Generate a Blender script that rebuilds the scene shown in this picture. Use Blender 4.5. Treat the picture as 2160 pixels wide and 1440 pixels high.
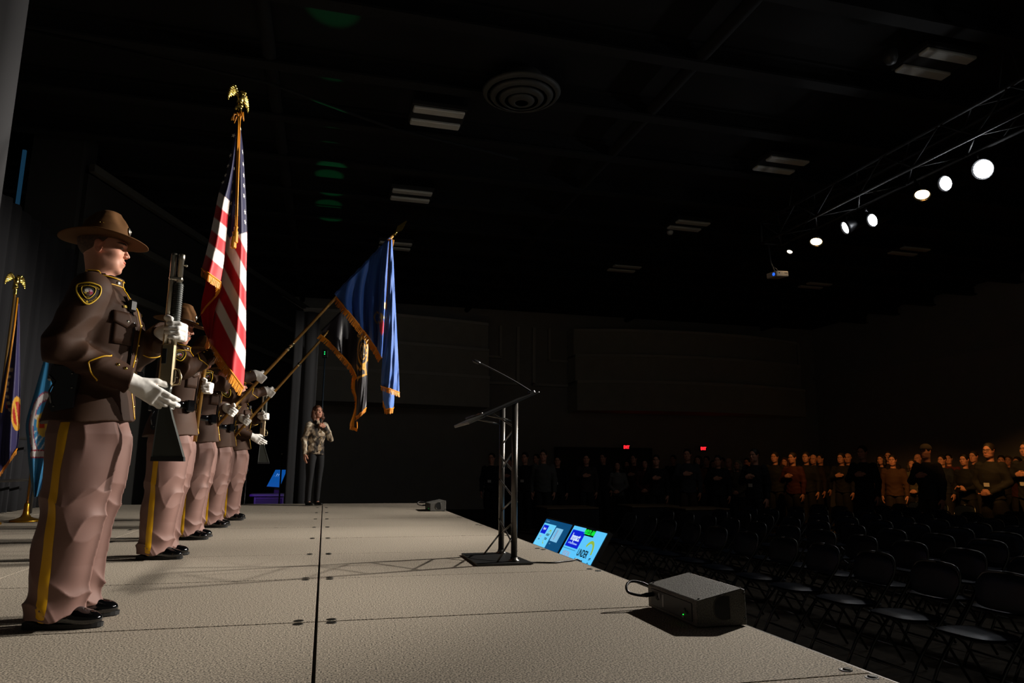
import bpy, math, random
import numpy as np
from mathutils import Vector, Matrix
random.seed(7); np.random.seed(7)
for _o in list(bpy.data.objects): bpy.data.objects.remove(_o)
SC = bpy.context.scene; COL = SC.collection
ST = 0.81                       # stage height above the hall floor
CZ = ST + 0.68                  # lens height
# ------------------------------------------------------------------ camera
_f, _pitch, _yaw, _roll = 1483.36, .1748, .2555, .0076
def _ray(x, y):
    c, s = math.cos(_roll), math.sin(_roll); x, y = c*x - s*y, s*x + c*y
    d = (x, math.cos(_pitch) - y*math.sin(_pitch), math.sin(_pitch) + y*math.cos(_pitch))
    c, s = math.cos(_yaw), math.sin(_yaw)
    return Vector((d[0]*c + d[1]*s, -d[0]*s + d[1]*c, d[2]))
_fw = _ray(0, 0).normalized(); _rt = (_ray(1, 0) - _ray(0, 0)).normalized(); _up = _rt.cross(_fw)
cam_d = bpy.data.cameras.new('camera'); cam = bpy.data.objects.new('camera', cam_d); COL.objects.link(cam)
cam.matrix_world = Matrix(((_rt.x, _up.x, -_fw.x, 0), (_rt.y, _up.y, -_fw.y, 0), (_rt.z, _up.z, -_fw.z, CZ), (0, 0, 0, 1)))
cam_d.sensor_width = 36; cam_d.lens = _f/2160*36; cam_d.clip_end = 200; cam_d.clip_start = .05
SC.camera = cam
SC.view_settings.view_transform = 'Standard'; SC.view_settings.look = 'None'
SC.view_settings.gamma = 1; SC.view_settings.use_curve_mapping = False
SC.view_settings.exposure = 0.0
# ------------------------------------------------------------------ world: even ambient fill, added so the dark far wall shows
wd = bpy.data.worlds.new('ambient_fill'); SC.world = wd; wd.use_nodes = True
wd.node_tree.nodes['Background'].inputs[0].default_value = (1.0, .93, .78, 1)
wd.node_tree.nodes['Background'].inputs[1].default_value = 0.024
# ------------------------------------------------------------------ lights on the truss (fixtures are built round them below)
# (x, y, z, target, watts, cone, colour, kind)
KEY = (1.0, .93, .84)
LAMPS = [
 ((8.25, 6.93, 5.41), (-1.5, 4.1, 1.5), 3600, 54, KEY, 'key'),
 ((8.17, 7.45, 5.41), (-.6, 7.6, 2.5), 3000, 42, KEY, 'key'),
 ((8.22, 7.89, 5.41), (13.4, 11.0, 1.4), 700, 46, (1.0, .46, .12), 'warm'),
 ((8.30, 8.97, 5.41), (-.5, 9.6, 1.9), 2000, 40, KEY, 'key'),
 ((8.14, 9.40, 5.41), (-.3, 12.2, 1.6), 1900, 38, KEY, 'key'),
 ((8.19, 10.17, 5.41), (12.6, 14.6, 1.2), 420, 46, (1.0, .46, .12), 'warm'),
 ((8.15, 10.86, 5.43), (8.02, 11.15, 5.03), 5, 70, (1.0, .72, .42), 'work'),
 ((8.25, 4.30, 5.41), (-1.1, 3.85, 2.3), 3500, 31, KEY, 'key'),
 ((8.25, 2.60, 5.41), (-.2, 6.4, 2.9), 500, 50, KEY, 'key'),
]
def spot(name, loc, tgt, watts, cone, col, radius=.07, blend=.55):
    ld = bpy.data.lights.new(name, 'SPOT'); ld.energy = watts; ld.color = col
    ld.spot_size = math.radians(cone); ld.spot_blend = blend; ld.shadow_soft_size = radius
    o = bpy.data.objects.new(name, ld); COL.objects.link(o)
    o.location = loc; o.rotation_euler = (Vector(tgt) - Vector(loc)).to_track_quat('-Z', 'Y').to_euler()
    return o
# ------------------------------------------------------------------ helpers: materials
def lin(c):
    if isinstance(c, str):
        c = c.lstrip('#'); c = [int(c[i:i+2], 16)/255 for i in (0, 2, 4)]
    return tuple((x/12.92 if x <= .04045 else ((x + .055)/1.055)**2.4) for x in c)
MATS = {}
def mat(name, col='#808080', rough=.6, metal=0., var=None, bump=None, emit=None, coat=0., attr=None, spec=None, sheen=0, wave=None):
    """principled material; var=(scale, amount[, detail]) mottles colour, bump=(scale, strength, dist), attr= colour attribute"""
    if name in MATS: return MATS[name]
    m = bpy.data.materials.new(name); m.use_nodes = True; nt = m.node_tree; N = nt.nodes; L = nt.links
    b = N['Principled BSDF']; c = lin(col)
    b.inputs['Base Color'].default_value = (*c, 1); b.inputs['Roughness'].default_value = rough; b.inputs['Metallic'].default_value = metal
    if spec is not None: b.inputs['Specular IOR Level'].default_value = spec
    if coat: b.inputs['Coat Weight'].default_value = coat; b.inputs['Coat Roughness'].default_value = .08
    if sheen: b.inputs['Sheen Weight'].default_value = sheen; b.inputs['Sheen Roughness'].default_value = .4
    tc = N.new('ShaderNodeTexCoord'); src = None
    if attr:
        a = N.new('ShaderNodeAttribute'); a.attribute_name = attr; src = a.outputs['Color']; L.new(src, b.inputs['Base Color'])
    if var:
        n = N.new('ShaderNodeTexNoise'); n.inputs['Scale'].default_value = var[0]; n.inputs['Detail'].default_value = var[2] if len(var) > 2 else 4
        L.new(tc.outputs['Object'], n.inputs['Vector'])
        r = N.new('ShaderNodeMapRange'); hw_ = var[3] if len(var) > 3 else .2; r.inputs['From Min'].default_value = .5 - hw_; r.inputs['From Max'].default_value = .5 + hw_
        r.inputs['To Min'].default_value = 1 - var[1]; r.inputs['To Max'].default_value = 1 + var[1]; L.new(n.outputs['Fac'], r.inputs['Value'])
        x = N.new('ShaderNodeVectorMath'); x.operation = 'SCALE'
        if src: L.new(src, x.inputs[0])
        else: x.inputs[0].default_value = c
        L.new(r.outputs['Result'], x.inputs['Scale']); L.new(x.outputs['Vector'], b.inputs['Base Color'])
    if bump:
        n = N.new('ShaderNodeTexNoise'); n.inputs['Scale'].default_value = bump[0]; n.inputs['Detail'].default_value = 3
        L.new(tc.outputs['Object'], n.inputs['Vector'])
        q = N.new('ShaderNodeBump'); q.inputs['Strength'].default_value = bump[1]; q.inputs['Distance'].default_value = bump[2]
        L.new(n.outputs['Fac'], q.inputs['Height']); L.new(q.outputs['Normal'], b.inputs['Normal'])
    if emit:
        b.inputs['Emission Color'].default_value = (*lin(emit[0]), 1); b.inputs['Emission Strength'].default_value = emit[1]
        if attr: L.new(src, b.inputs['Emission Color'])
    MATS[name] = m
    return m
# ------------------------------------------------------------------ helpers: objects
def tag(o, label=None, cat=None, group=None, kind=None):
    if label: o['label'] = label
    if cat: o['category'] = cat
    if group: o['group'] = group
    if kind: o['kind'] = kind
    return o
def empty(name, loc=(0, 0, 0), rz=0., label=None, cat=None, group=None, kind=None):
    o = bpy.data.objects.new(name, None); COL.objects.link(o); o.empty_display_size = .1
    o.location = loc; o.rotation_euler = (0, 0, rz)
    return tag(o, label, cat, group, kind)
def mesh_obj(name, v, f, m, parent=None, smooth=False, fix=True, loc=None):
    me = bpy.data.meshes.new(name); me.from_pydata([tuple(map(float, p)) for p in v], [], f)
    if fix:
        import bmesh
        bm = bmesh.new(); bm.from_mesh(me); bmesh.ops.recalc_face_normals(bm, faces=bm.faces); bm.to_mesh(me); bm.free()
    if smooth: me.polygons.foreach_set('use_smooth', [True]*len(me.polygons))
    if m is not None: me.materials.append(m)
    o = bpy.data.objects.new(name, me); COL.objects.link(o)
    if parent is not None: o.parent = parent
    if loc is not None: o.location = loc
    return o
def copy_tree(o, parent=None):
    c = o.copy(); COL.objects.link(c); c.parent = parent
    for ch in list(o.children): copy_tree(ch, c)
    return c
def link_mesh(name, src, parent=None, loc=None, rot=None):
    o = bpy.data.objects.new(name, src.data); COL.objects.link(o); o.parent = parent
    if loc is not None: o.location = loc
    if rot is not None: o.rotation_euler = rot
    return o
def nrm(a): a = np.asarray(a, float); return a/max(np.linalg.norm(a), 1e-9)
def frame(z, x=None):
    """3x3 matrix with columns x,y,z from a z direction and an x hint"""
    z = nrm(z); x = np.array([1, 0, 0.]) if x is None else np.asarray(x, float)
    if abs(np.dot(nrm(x), z)) > .98: x = np.array([0, 1, 0.])
    y = nrm(np.cross(z, x)); x = np.cross(y, z)
    return np.stack([x, y, z], 1)
def rotz(a): c, s = math.cos(a), math.sin(a); return np.array([[c, -s, 0], [s, c, 0], [0, 0, 1.]])
def roty(a): c, s = math.cos(a), math.sin(a); return np.array([[c, 0, s], [0, 1, 0], [-s, 0, c.real]])
def rotx(a): c, s = math.cos(a), math.sin(a); return np.array([[1, 0, 0], [0, c, -s], [0, s, c]])
class G:
    def __init__(s): s.v = []; s.f = []
    def add(s, V, F):
        b = len(s.v); s.v += [tuple(p) for p in V]; s.f += [tuple(i + b for i in q) for q in F]; return s
    def box(s, c, d, R=None, b=0.):
        c = np.asarray(c, float); h = np.asarray(d, float)/2; R = np.eye(3) if R is None else R
        if b <= 0:
            V = [c + R @ (h*np.array(q)) for q in ((-1,-1,-1),(1,-1,-1),(1,1,-1),(-1,1,-1),(-1,-1,1),(1,-1,1),(1,1,1),(-1,1,1))]
            return s.add(V, [(0,3,2,1),(4,5,6,7),(0,1,5,4),(1,2,6,5),(2,3,7,6),(3,0,4,7)])
        b = min(b, *(h*.9)); V = []; idx = {}
        for sx in (-1, 1):
            for sy in (-1, 1):
                for sz in (-1, 1):
                    for ax in range(3):
                        p = np.array([sx, sy, sz])*(h - b); p[ax] += (sx, sy, sz)[ax]*b
                        idx[(sx, sy, sz, ax)] = len(V); V.append(c + R @ p)
        F = []
        for ax in range(3):
            o = [a for a in range(3) if a != ax]
            for q in (-1, 1):
                ring = []
                for u, w in ((-1,-1),(1,-1),(1,1),(-1,1)):
                    k = [0, 0, 0]; k[ax] = q; k[o[0]] = u; k[o[1]] = w; ring.append(idx[(*k, ax)])
                F.append(tuple(ring))
        for ax in range(3):
            o = [a for a in range(3) if a != ax]
            for u in (-1, 1):
                for w in (-1, 1):
                    k0 = [0, 0, 0]; k0[ax] = -1; k0[o[0]] = u; k0[o[1]] = w; k1 = list(k0); k1[ax] = 1
                    F.append((idx[(*k0, o[0])], idx[(*k1, o[0])], idx[(*k1, o[1])], idx[(*k0, o[1])]))
        for sx in (-1, 1):
            for sy in (-1, 1):
                for sz in (-1, 1): F.append(tuple(idx[(sx, sy, sz, a)] for a in range(3)))
        return s.add(V, F)
    def tube(s, pts, r, n=8, cap=True, closed=False):
        P = [np.asarray(p, float) for p in pts]; m = len(P); r = [r]*m if np.isscalar(r) else list(r); V = []; F = []
        x = None
        for i, p in enumerate(P):
            if closed: t = nrm(P[(i+1) % m] - P[i-1])
            else: t = nrm(P[min(i+1, m-1)] - P[max(i-1, 0)])
            fr = frame(t, x if x is not None else (np.array([1., 0, 0]) if abs(t[0]) < .9 else np.array([0, 1., 0]))); x = fr[:, 0]
            for k in range(n):
                a = 2*math.pi*k/n; V.append(p + r[i]*(math.cos(a)*fr[:, 0] + math.sin(a)*fr[:, 1]))
        for i in range(m if closed else m-1):
            j = (i+1) % m
            for k in range(n): F.append((i*n+k, i*n+(k+1) % n, j*n+(k+1) % n, j*n+k))
        if cap and not closed: F.append(tuple(range(n))[::-1]); F.append(tuple((m-1)*n+k for k in range(n)))
        return s.add(V, F)
    def lathe(s, prof, n=20, c=(0, 0, 0), R=None, sx=1., sy=1.):
        c = np.asarray(c, float); R = np.eye(3) if R is None else R; V = []; F = []; m = len(prof)
        for (r, z) in prof:
            for k in range(n):
                a = 2*math.pi*k/n; V.append(c + R @ np.array([r*math.cos(a)*sx, r*math.sin(a)*sy, z]))
        for i in range(m-1):
            for k in range(n): F.append((i*n+k, i*n+(k+1) % n, (i+1)*n+(k+1) % n, (i+1)*n+k))
        if prof[0][0] > 1e-6: F.append(tuple(range(n))[::-1])
        if prof[-1][0] > 1e-6: F.append(tuple((m-1)*n+k for k in range(n)))
        return s.add(V, F)
    def prism(s, pts, vec):
        n = len(pts); vec = np.asarray(vec, float); P = [np.asarray(p, float) for p in pts]
        return s.add(P + [p + vec for p in P], [tuple(range(n))[::-1], tuple(range(n, 2*n))] + [(i, (i+1) % n, (i+1) % n + n, i + n) for i in range(n)])
    def grid(s, P, thick=None):
        P = np.asarray(P, float); a, b = P.shape[:2]
        return s.add(P.reshape(-1, 3), [(i*b+j, i*b+j+1, (i+1)*b+j+1, (i+1)*b+j) for i in range(a-1) for j in range(b-1)])
    def sphere(s, c, r, n=12, m=8, R=None):
        r = (r, r, r) if np.isscalar(r) else r; R = np.eye(3) if R is None else R; V = []; F = []
        for i in range(m+1):
            t = math.pi*i/m
            for k in range(n):
                a = 2*math.pi*k/n; V.append(np.asarray(c, float) + R @ np.array([r[0]*math.sin(t)*math.cos(a), r[1]*math.sin(t)*math.sin(a), r[2]*math.cos(t)]))
        for i in range(m):
            for k in range(n): F.append((i*n+k, i*n+(k+1) % n, (i+1)*n+(k+1) % n, (i+1)*n+k))
        return s.add(V, F)
    def obj(s, name, m, parent=None, smooth=False, fix=True, loc=None):
        return mesh_obj(name, s.v, s.f, m, parent, smooth, fix, loc)
def text_mesh(name, txt, size, m, parent, O, X, Y, bold=0., extrude=.0008, align='CENTER', shear=0., sx=1.):
    """flat lettering: origin O, reading direction X, up Y (world or parent space)"""
    cu = bpy.data.curves.new(name, 'FONT'); cu.body = txt; cu.size = size; cu.align_x = align; cu.align_y = 'CENTER'
    cu.extrude = extrude; cu.offset = bold; cu.shear = shear; cu.resolution_u = 3
    t = bpy.data.objects.new(name, cu); COL.objects.link(t)
    me = bpy.data.meshes.new_from_object(t.evaluated_get(bpy.context.evaluated_depsgraph_get()))
    bpy.data.objects.remove(t); bpy.data.curves.remove(cu)
    X = nrm(X); Y = nrm(Y); Z = np.cross(X, Y); co = np.empty(len(me.vertices)*3); me.vertices.foreach_get('co', co); co = co.reshape(-1, 3)
    co[:, 0] *= sx
    w = np.asarray(O, float) + co[:, :1]*X + co[:, 1:2]*Y + co[:, 2:3]*Z
    me.vertices.foreach_set('co', w.ravel()); me.materials.clear(); me.materials.append(m); me.name = name
    o = bpy.data.objects.new(name, me); COL.objects.link(o); o.parent = parent
    return o
# ================================================================== THE SETTING
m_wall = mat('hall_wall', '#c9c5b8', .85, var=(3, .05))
m_wallk = mat('stage_wall', '#2f2e2b', .85, var=(2, .06))  # hall wall darkened in colour to hold down spill from the stage lamps
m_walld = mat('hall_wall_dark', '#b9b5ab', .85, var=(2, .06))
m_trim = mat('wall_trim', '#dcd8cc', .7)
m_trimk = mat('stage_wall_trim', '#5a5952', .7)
m_ceil = mat('black_ceiling', '#0b0b0b', .95, var=(1.5, .15))
m_beam = mat('black_beam', '#0e0e0d', .9)
m_carpet = mat('hall_carpet', '#4c4234', .95, var=(9, .35, 6), bump=(260, .4, .004))
m_drape = mat('black_drape', '#16161a', .95, bump=(300, .2, .002))
m_drapeg = mat('charcoal_drape', '#2c2c2e', .95)
ZF = 6.81                                           # ceiling
def struct(o, label=None): o['kind'] = 'structure'; return o
g = G(); g.box((8, 11, -.05), (34, 30, .1)); struct(g.obj('floor', m_carpet))
g = G(); g.box((8, 11, ZF + .35), (34, 30, .1)); ceil = struct(g.obj('ceiling', m_ceil))
for k in range(13):                                   # beams under the deck of the ceiling
    y = 3.20 + 1.52*k
    g = G(); g.box((8, y, ZF + .28), (34, .20, .04)); g.box((8, y, ZF + .13), (34, .035, .28)); g.box((8, y, ZF + .0), (34, .20, .035))
    g.obj('beam', m_beam, ceil)
for x in (-1.0, 4.6, 10.7, 16.5):
    g = G(); g.tube([(x, -2, ZF + .1), (x, 24, ZF + .1)], .09, 10); g.obj('conduit', m_beam, ceil, smooth=True)
g = G(); g.tube([(-4, 9.2, ZF - .02), (-1, 9.6, ZF - .1), (.8, 10.6, ZF - .05), (3, 11.2, ZF - .02)], .025, 6); g.obj('cable_run', m_beam, ceil, smooth=True)
# round air diffuser
g = G(); gx, gy = 2.48, 9.06
for r0, r1, dz in ((.57, .50, 0), (.46, .38, -.05), (.33, .25, -.09), (.20, .10, -.12)):
    g.lathe([(r0, ZF + dz), (r0 - .02, ZF + dz - .03), (r1, ZF + dz - .06), (r1 - .01, ZF + dz - .05), (r0 - .03, ZF + dz + .0), (r0, ZF + dz)], 36, (gx, gy, 0))
g.lathe([(.30, ZF + .25), (.30, ZF - .08)], 20, (gx, gy, 0))
tag(g.obj('ceiling_diffuser', mat('diffuser_metal', '#4a4a46', .6), smooth=True), 'round multi-ring air diffuser in the black ceiling', 'air vent')
# switched-off ceiling troffers: two white tubes of lens each
m_lens = mat('troffer_lens', '#d8d8cf', .5)
m_lensh = mat('troffer_housing', '#22221f', .7)
TROF = [(1.41, 10.10, 'nearer pair of pale ceiling light strips above the tilted blue flag'), (1.40, 13.42, 'pale ceiling light strips second in the row above the blue flag'),
        (1.40, 16.80, 'faint ceiling light strips just over the tip of the blue flag'), (7.57, 6.86, 'ceiling light strips in the upper right, nearest of their row'),
        (7.57, 10.18, 'ceiling light strips right of centre, second in their row'), (7.57, 13.50, 'ceiling light strips with a small pale disc beside them, third in their row'),
        (7.60, 17.10, 'faint ceiling light strips over the far wall, fourth in their row'), (13.7, 13.7, 'faint ceiling light strips below the row of spotlights'),
        (13.7, 17.2, 'barely visible ceiling light strips far right over the back of the hall')]
for (x, y, lb) in TROF:
    t = empty('ceiling_light', (x, y, ZF - .02), 0, lb, 'ceiling light', 'switched-off ceiling lights')
    g = G(); g.box((0, 0, .05), (.84, .62, .08), b=.01); g.obj('housing', m_lensh, t)
    for s in (-1, 1):
        g = G(); g.box((0, s*.20, -.01), (.78, .17, .05), b=.015); g.obj('lens', m_lens, t)
g = G(); g.lathe([(.001, -.06), (.05, -.055), (.07, -.02), (.07, .02), (.02, .05), (.001, .05)], 16, (0, 0, 0)); o = g.obj('smoke_detector', m_lens, smooth=True, loc=(7.35, 13.95, ZF - .05))
tag(o, 'small pale disc detector under the ceiling beside the light strips', 'smoke detector')
g = G(); g.lathe([(.001, -.11), (.06, -.09), (.085, -.03), (.085, .08), (.001, .09)], 16); o = g.obj('ceiling_speaker', mat('pendant_dark', '#3a3a38', .5), smooth=True, loc=(6.75, 6.75, ZF - .12))
tag(o, 'small dark pendant dome beside the upper right light strips', 'dome camera')
# ---- far wall with stepped, bowed soffits. plan curves (x, y)
def bow(pts, n=14):
    (x0, y0), (x1, y1), (x2, y2) = pts; out = []
    for i in range(n + 1):
        t = i/n; a = (1-t)*(1-2*t) if False else None
        # quadratic through three points
        u = x0 + (x2 - x0)*t
        l0 = (u-x1)*(u-x2)/((x0-x1)*(x0-x2)); l1 = (u-x0)*(u-x2)/((x1-x0)*(x1-x2)); l2 = (u-x0)*(u-x1)/((x2-x0)*(x2-x1))
        out.append((u, y0*l0 + y1*l1 + y2*l2))
    return out
g = G(); g.box((8, 24.6, 3.5), (28, .2, 7.4)); wf = struct(g.obj('wall_far', m_walld))
def band(curve, z0, z1, push, name, m, parent):
    n = len(curve); V = []; F = []
    for (x, y) in curve: V += [(x, y - push, z0), (x, y - push, z1), (x, 24.5, z1), (x, 24.5, z0)]
    for i in range(n-1):
        for k in range(4): F.append((i*4+k, i*4+(k+1) % 4, (i+1)*4+(k+1) % 4, (i+1)*4+k))
    F += [(0, 1, 2, 3), tuple((n-1)*4+k for k in (3, 2, 1, 0))]
    return mesh_obj(name, V, F, m, parent)
cl = bow([(-.9, 22.95), (2.15, 23.05), (5.32, 23.68)]); cr = bow([(8.53, 23.8), (13.45, 23.0), (17.93, 23.85)])
for c in (cl, cr):
    for (z0, z1, ps) in ((5.42, 6.35, 0.), (4.45, 5.40, .16), (3.43, 4.43, .34)):
        band(c, z0, z1, ps, 'soffit_panel', m_wall, wf)
        band(c, z1 - .03, z1 + .07, ps + .05, 'soffit_moulding', m_trim, wf)
for (x0, x1, z0, z1) in ((5.9, 5.98, 5.35, 6.5), (6.55, 6.65, 4.4, 6.5), (7.15, 7.25, 4.4, 6.5), (7.75, 7.83, 5.3, 6.5), (18.35, 18.45, 5.2, 6.5)):
    g = G(); g.box(((x0+x1)/2, 24.42, (z0+z1)/2), (x1-x0, .16, z1-z0)); g.obj('upright_moulding', m_trim, wf)
for (x0, x1, z) in ((5.35, 5.98, 5.35), (7.75, 8.5, 5.3), (5.35, 6.65, 4.40), (7.15, 8.5, 4.40), (18.0, 18.45, 5.2)):
    g = G(); g.box(((x0+x1)/2, 24.42, z), (x1-x0, .16, .09)); g.obj('level_moulding', m_trim, wf)
# service doors at the back with dark frame
g = G(); g.box((9.9, 24.44, 1.05), (3.6, .08, 2.1)); o = struct(g.obj('door_1', mat('back_doors', '#4c493f', .6)))
g = G()
for x in (8.05, 9.9, 11.75): g.box((x, 24.40, 1.05), (.10, .10, 2.15))
g.box((9.9, 24.40, 2.13), (3.8, .10, .09)); g.obj('door_frame', mat('door_frame', '#1c1b18', .5), o)
for i, x in enumerate((9.6, 10.2)):
    g = G(); g.tube([(x, 24.37, .9), (x, 24.33, .95), (x, 24.33, 1.2), (x, 24.37, 1.25)], .015, 6); g.obj('door_handle', mat('door_handle', '#777770', .3, 1), o, smooth=True)
g = G(); g.box((19.3, 11, 3.5), (.2, 28, 7.4)); struct(g.obj('wall_right', m_walld))
g = G(); g.box((19.17, 11, 5.1), (.10, 27, .12)); g.obj('wall_moulding', m_walld, bpy.data.objects['wall_right'])
# ---- wall behind the stage, angled in towards the far wall
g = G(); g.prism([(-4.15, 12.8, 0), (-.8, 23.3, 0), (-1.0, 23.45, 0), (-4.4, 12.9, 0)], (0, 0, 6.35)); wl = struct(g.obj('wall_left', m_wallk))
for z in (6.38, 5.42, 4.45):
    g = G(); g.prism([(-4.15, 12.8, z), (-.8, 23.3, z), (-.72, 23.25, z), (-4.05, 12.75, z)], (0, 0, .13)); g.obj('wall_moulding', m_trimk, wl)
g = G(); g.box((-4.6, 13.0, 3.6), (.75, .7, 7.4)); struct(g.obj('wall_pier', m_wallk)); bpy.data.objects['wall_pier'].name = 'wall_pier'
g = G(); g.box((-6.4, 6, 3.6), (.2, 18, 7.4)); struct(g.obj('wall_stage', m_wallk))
# tall slot of blue light on the wall behind the stage
g = G(); g.box((-5.12, 12.75, 6.1), (.05, .04, 1.05)); tag(g.obj('wall_light', mat('blue_slot', '#243a4a', .5, emit=('#3f86b8', .10))), 'thin upright blue light strip high on the wall at left', 'light strip')
# ================================================================== STAGE
m_deck = mat('deck_grit', '#8d8374', .95, var=(150, .72, 2, .11), bump=(190, .12, .002))
m_edge = mat('deck_edge', '#55524c', .5, .6)
m_port = mat('latch_port', '#16150f', .5, .4)
m_portm = mat('latch_steel', '#8a8a86', .25, 1.)
stage = empty('stage', (0, 0, 0), 0, 'portable stage of tan gritty deck panels with dark joints', 'stage')
Y0, PL, PW = 2.143, 1.2192, 1.8288
src = None
for c in range(4):
    x0 = PW*(1 - c) - PW; gap = .006
    for k in range(-3, 9):
        y = Y0 + PL*k
        if src is None:
            g = G(); g.box((0, 0, -.02), (PW - .012, PL - .011, .04), b=.0012); src = g.obj('deck_panel', m_deck, stage); o = src
        else: o = link_mesh('deck_panel', src, stage)
        o.location = (x0 + PW/2 + (.0085 if c >= 2 else 0), y + PL/2, ST + random.uniform(-.0008, .0008))
g = G(); g.box((-1.83, Y0 + PL*3, ST - .075), (PW*4 - .06, PL*12 - .06, .06)); g.obj('under_frame', m_port, stage)
g = G()
for (x, sgn) in ((PW - .0, 1),):
    g.box((x + .001, Y0 + PL*3, ST - .03), (.012, PL*12, .055))
g.obj('edge_rail', m_edge, stage)
port = None
for x in (-PW - .075, -PW + .065, -.075, .065, PW - .075):
    for k in range(-1, 9):
        for dy in (-.032, .032):
            if k < 1 and abs(x) > 2.5: continue
            if port is None:
                g = G(); g.lathe([(.0, .0006), (.012, .0006), (.014, .0013), (.021, .0013), (.0225, .0), (.0225, -.004)], 14); port = g.obj('latch_port', m_port if True else m_portm, stage); o = port
            else: o = link_mesh('latch_port', port, stage)
            dx = .0 if x < 1 else (.008 if dy > 0 else .03)
            o.location = (x + dx, Y0 + PL*k + dy*(1.0 if x < 1 else 1.5), ST + .0005)
for dx, dy in ((.015, .046), (.035, -.046)):
    g = G(); g.lathe([(.0, .004), (.013, .004), (.016, .002), (.016, -.002)], 12); o = g.obj('latch_screw', m_portm, stage, smooth=False); o.location = (PW - .075 + dx, Y0 + dy, ST + .002)
# black pleated skirt along the audience side
n = 260; V = []; F = []
for i in range(n):
    y = -1.5 + i*(14.6/n); x = PW + .018 + .012*math.sin(i*1.9)
    V += [(x, y, .01), (x - .004, y, ST - .06)]
    if i: F.append((2*i-2, 2*i, 2*i+1, 2*i-1))
mesh_obj('skirt', V, F, m_drape, stage, smooth=True, fix=False)
# ---- drapes
def drape(name, pts, z0, z1, m, label=None, pleat=.22, amp=.06, kind=None, seed=0, cat='drape'):
    """pleated hanging cloth along a plan polyline with some thickness"""
    rnd = random.Random(seed); P = [np.array(p, float) for p in pts]; L = [0]
    for a, b in zip(P, P[1:]): L.append(L[-1] + np.linalg.norm(b - a))
    n = max(8, int(L[-1]/pleat*8)); V = []; rows = 7; ph = 0; cols = []
    for i in range(n + 1):
        s = L[-1]*i/n; j = max(k for k in range(len(L)) if L[k] <= s + 1e-9); j = min(j, len(P)-2)
        t = (s - L[j])/(L[j+1] - L[j]); p = P[j]*(1-t) + P[j+1]*t; d = nrm(P[j+1] - P[j]); nn = np.array([d[1], -d[0]])
        ph += 2*math.pi/8*(1 + rnd.uniform(-.35, .35)); a = amp*(.7 + .5*math.sin(ph*.31))
        cols.append((p, nn, math.sin(ph)*a + .3*a*math.sin(2.3*ph)))
    g = G(); Pg = np.zeros((rows, n + 1, 3))
    for r in range(rows):
        z = z1 + (z0 - z1)*r/(rows-1); k = .55 + .45*r/(rows-1)
        for i, (p, nn, o) in enumerate(cols): q = p + nn*o*k; Pg[r, i] = (q[0], q[1], z)
    g.grid(Pg); o = g.obj(name, m, None, smooth=True, fix=False)
    md = o.modifiers.new('thickness', 'SOLIDIFY'); md.thickness = .008
    if label: tag(o, label, cat)
    if kind: o['kind'] = kind
    return o
drape('backdrop_drape', [(-4.25, 1.2), (-4.2, 8.0), (-4.2, 13.0)], ST + .01, ST + 4.1, m_drape, 'long black pleated backdrop drape along the back of the stage', .34, .07, seed=1)
drape('side_drape', [(-3.3, 4.5), (-2.19, 5.2)], 3.12, ZF + .29, mat('grey_drape', '#222224', .95), 'grey drape edge hanging at the upper left edge of the picture', .9, .02, seed=3)
drape('column_drape', [(-.68, 13.62), (-.22, 13.70)], .02, 4.35, m_drapeg, 'narrow charcoal drape hanging behind the singing woman', .24, .05, seed=4)
# ================================================================== SDF sculpting: solids blended in numpy, surfaced with naive surface nets
F32 = np.float32
_NT = np.random.RandomState(3).rand(8, 32*32*32).astype(F32)*2 - 1
def vnoise(P, sc, seed=0):
    Q = P*np.asarray(sc, F32); I = np.floor(Q); f = (Q - I).astype(F32); f = f*f*(3 - 2*f); I = I.astype(np.int32); T_ = _NT[seed % 8]; I = I + seed*5
    x0, x1 = (I[:, 0] & 31)*1024, ((I[:, 0]+1) & 31)*1024; y0, y1 = (I[:, 1] & 31)*32, ((I[:, 1]+1) & 31)*32; z0, z1 = I[:, 2] & 31, (I[:, 2]+1) & 31
    fx, fy, fz = f[:, 0], f[:, 1], f[:, 2]
    def lz(xy): a_ = T_[xy + z0]; return a_ + (T_[xy + z1] - a_)*fz
    def ly(x): a_ = lz(x + y0); return a_ + (lz(x + y1) - a_)*fy
    r = ly(x0); return r + (ly(x1) - r)*fx
def smin(a, b, k):
    if k <= 0: return np.minimum(a, b)
    h = np.clip(.5 + .5*(b - a)/k, 0, 1); return b*(1-h) + a*h - k*h*(1-h)
def smax(a, b, k): return -smin(-a, -b, k)
def cap(a, b, ra, rb=None):
    a = np.asarray(a, F32); b = np.asarray(b, F32); rb = ra if rb is None else rb; d = b - a; L = max(float(d @ d), 1e-9)
    def f(P):
        q = P - a; h = np.clip(q @ d/L, 0, 1); return np.sqrt(((q - h[:, None]*d)**2).sum(1)) - (ra + (rb - ra)*h)
    f.bb = (np.minimum(a - ra, b - rb), np.maximum(a + ra, b + rb)); return f
def ell(c, r, R=None):
    c = np.asarray(c, F32); r = np.asarray(r, F32); R = None if R is None else np.asarray(R, F32); mr = float(r.min())
    def f(P):
        q = P - c
        if R is not None: q = q @ R
        k0 = np.sqrt(((q/r)**2).sum(1)); k1 = np.sqrt(((q/(r*r))**2).sum(1)) + 1e-9; return k0*(k0 - 1)/k1
    f.bb = (c - r.max(), c + r.max()); return f
def rbox(c, h, R=None, rd=.005):
    c = np.asarray(c, F32); h = np.asarray(h, F32) - rd; R = None if R is None else np.asarray(R, F32)
    def f(P):
        q = P - c
        if R is not None: q = q @ R
        q = np.abs(q) - h; return np.sqrt((np.maximum(q, 0)**2).sum(1)) + np.minimum(q.max(1), 0) - rd
    m = float(np.linalg.norm(h)) + rd; f.bb = (c - m, c + m); return f
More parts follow.
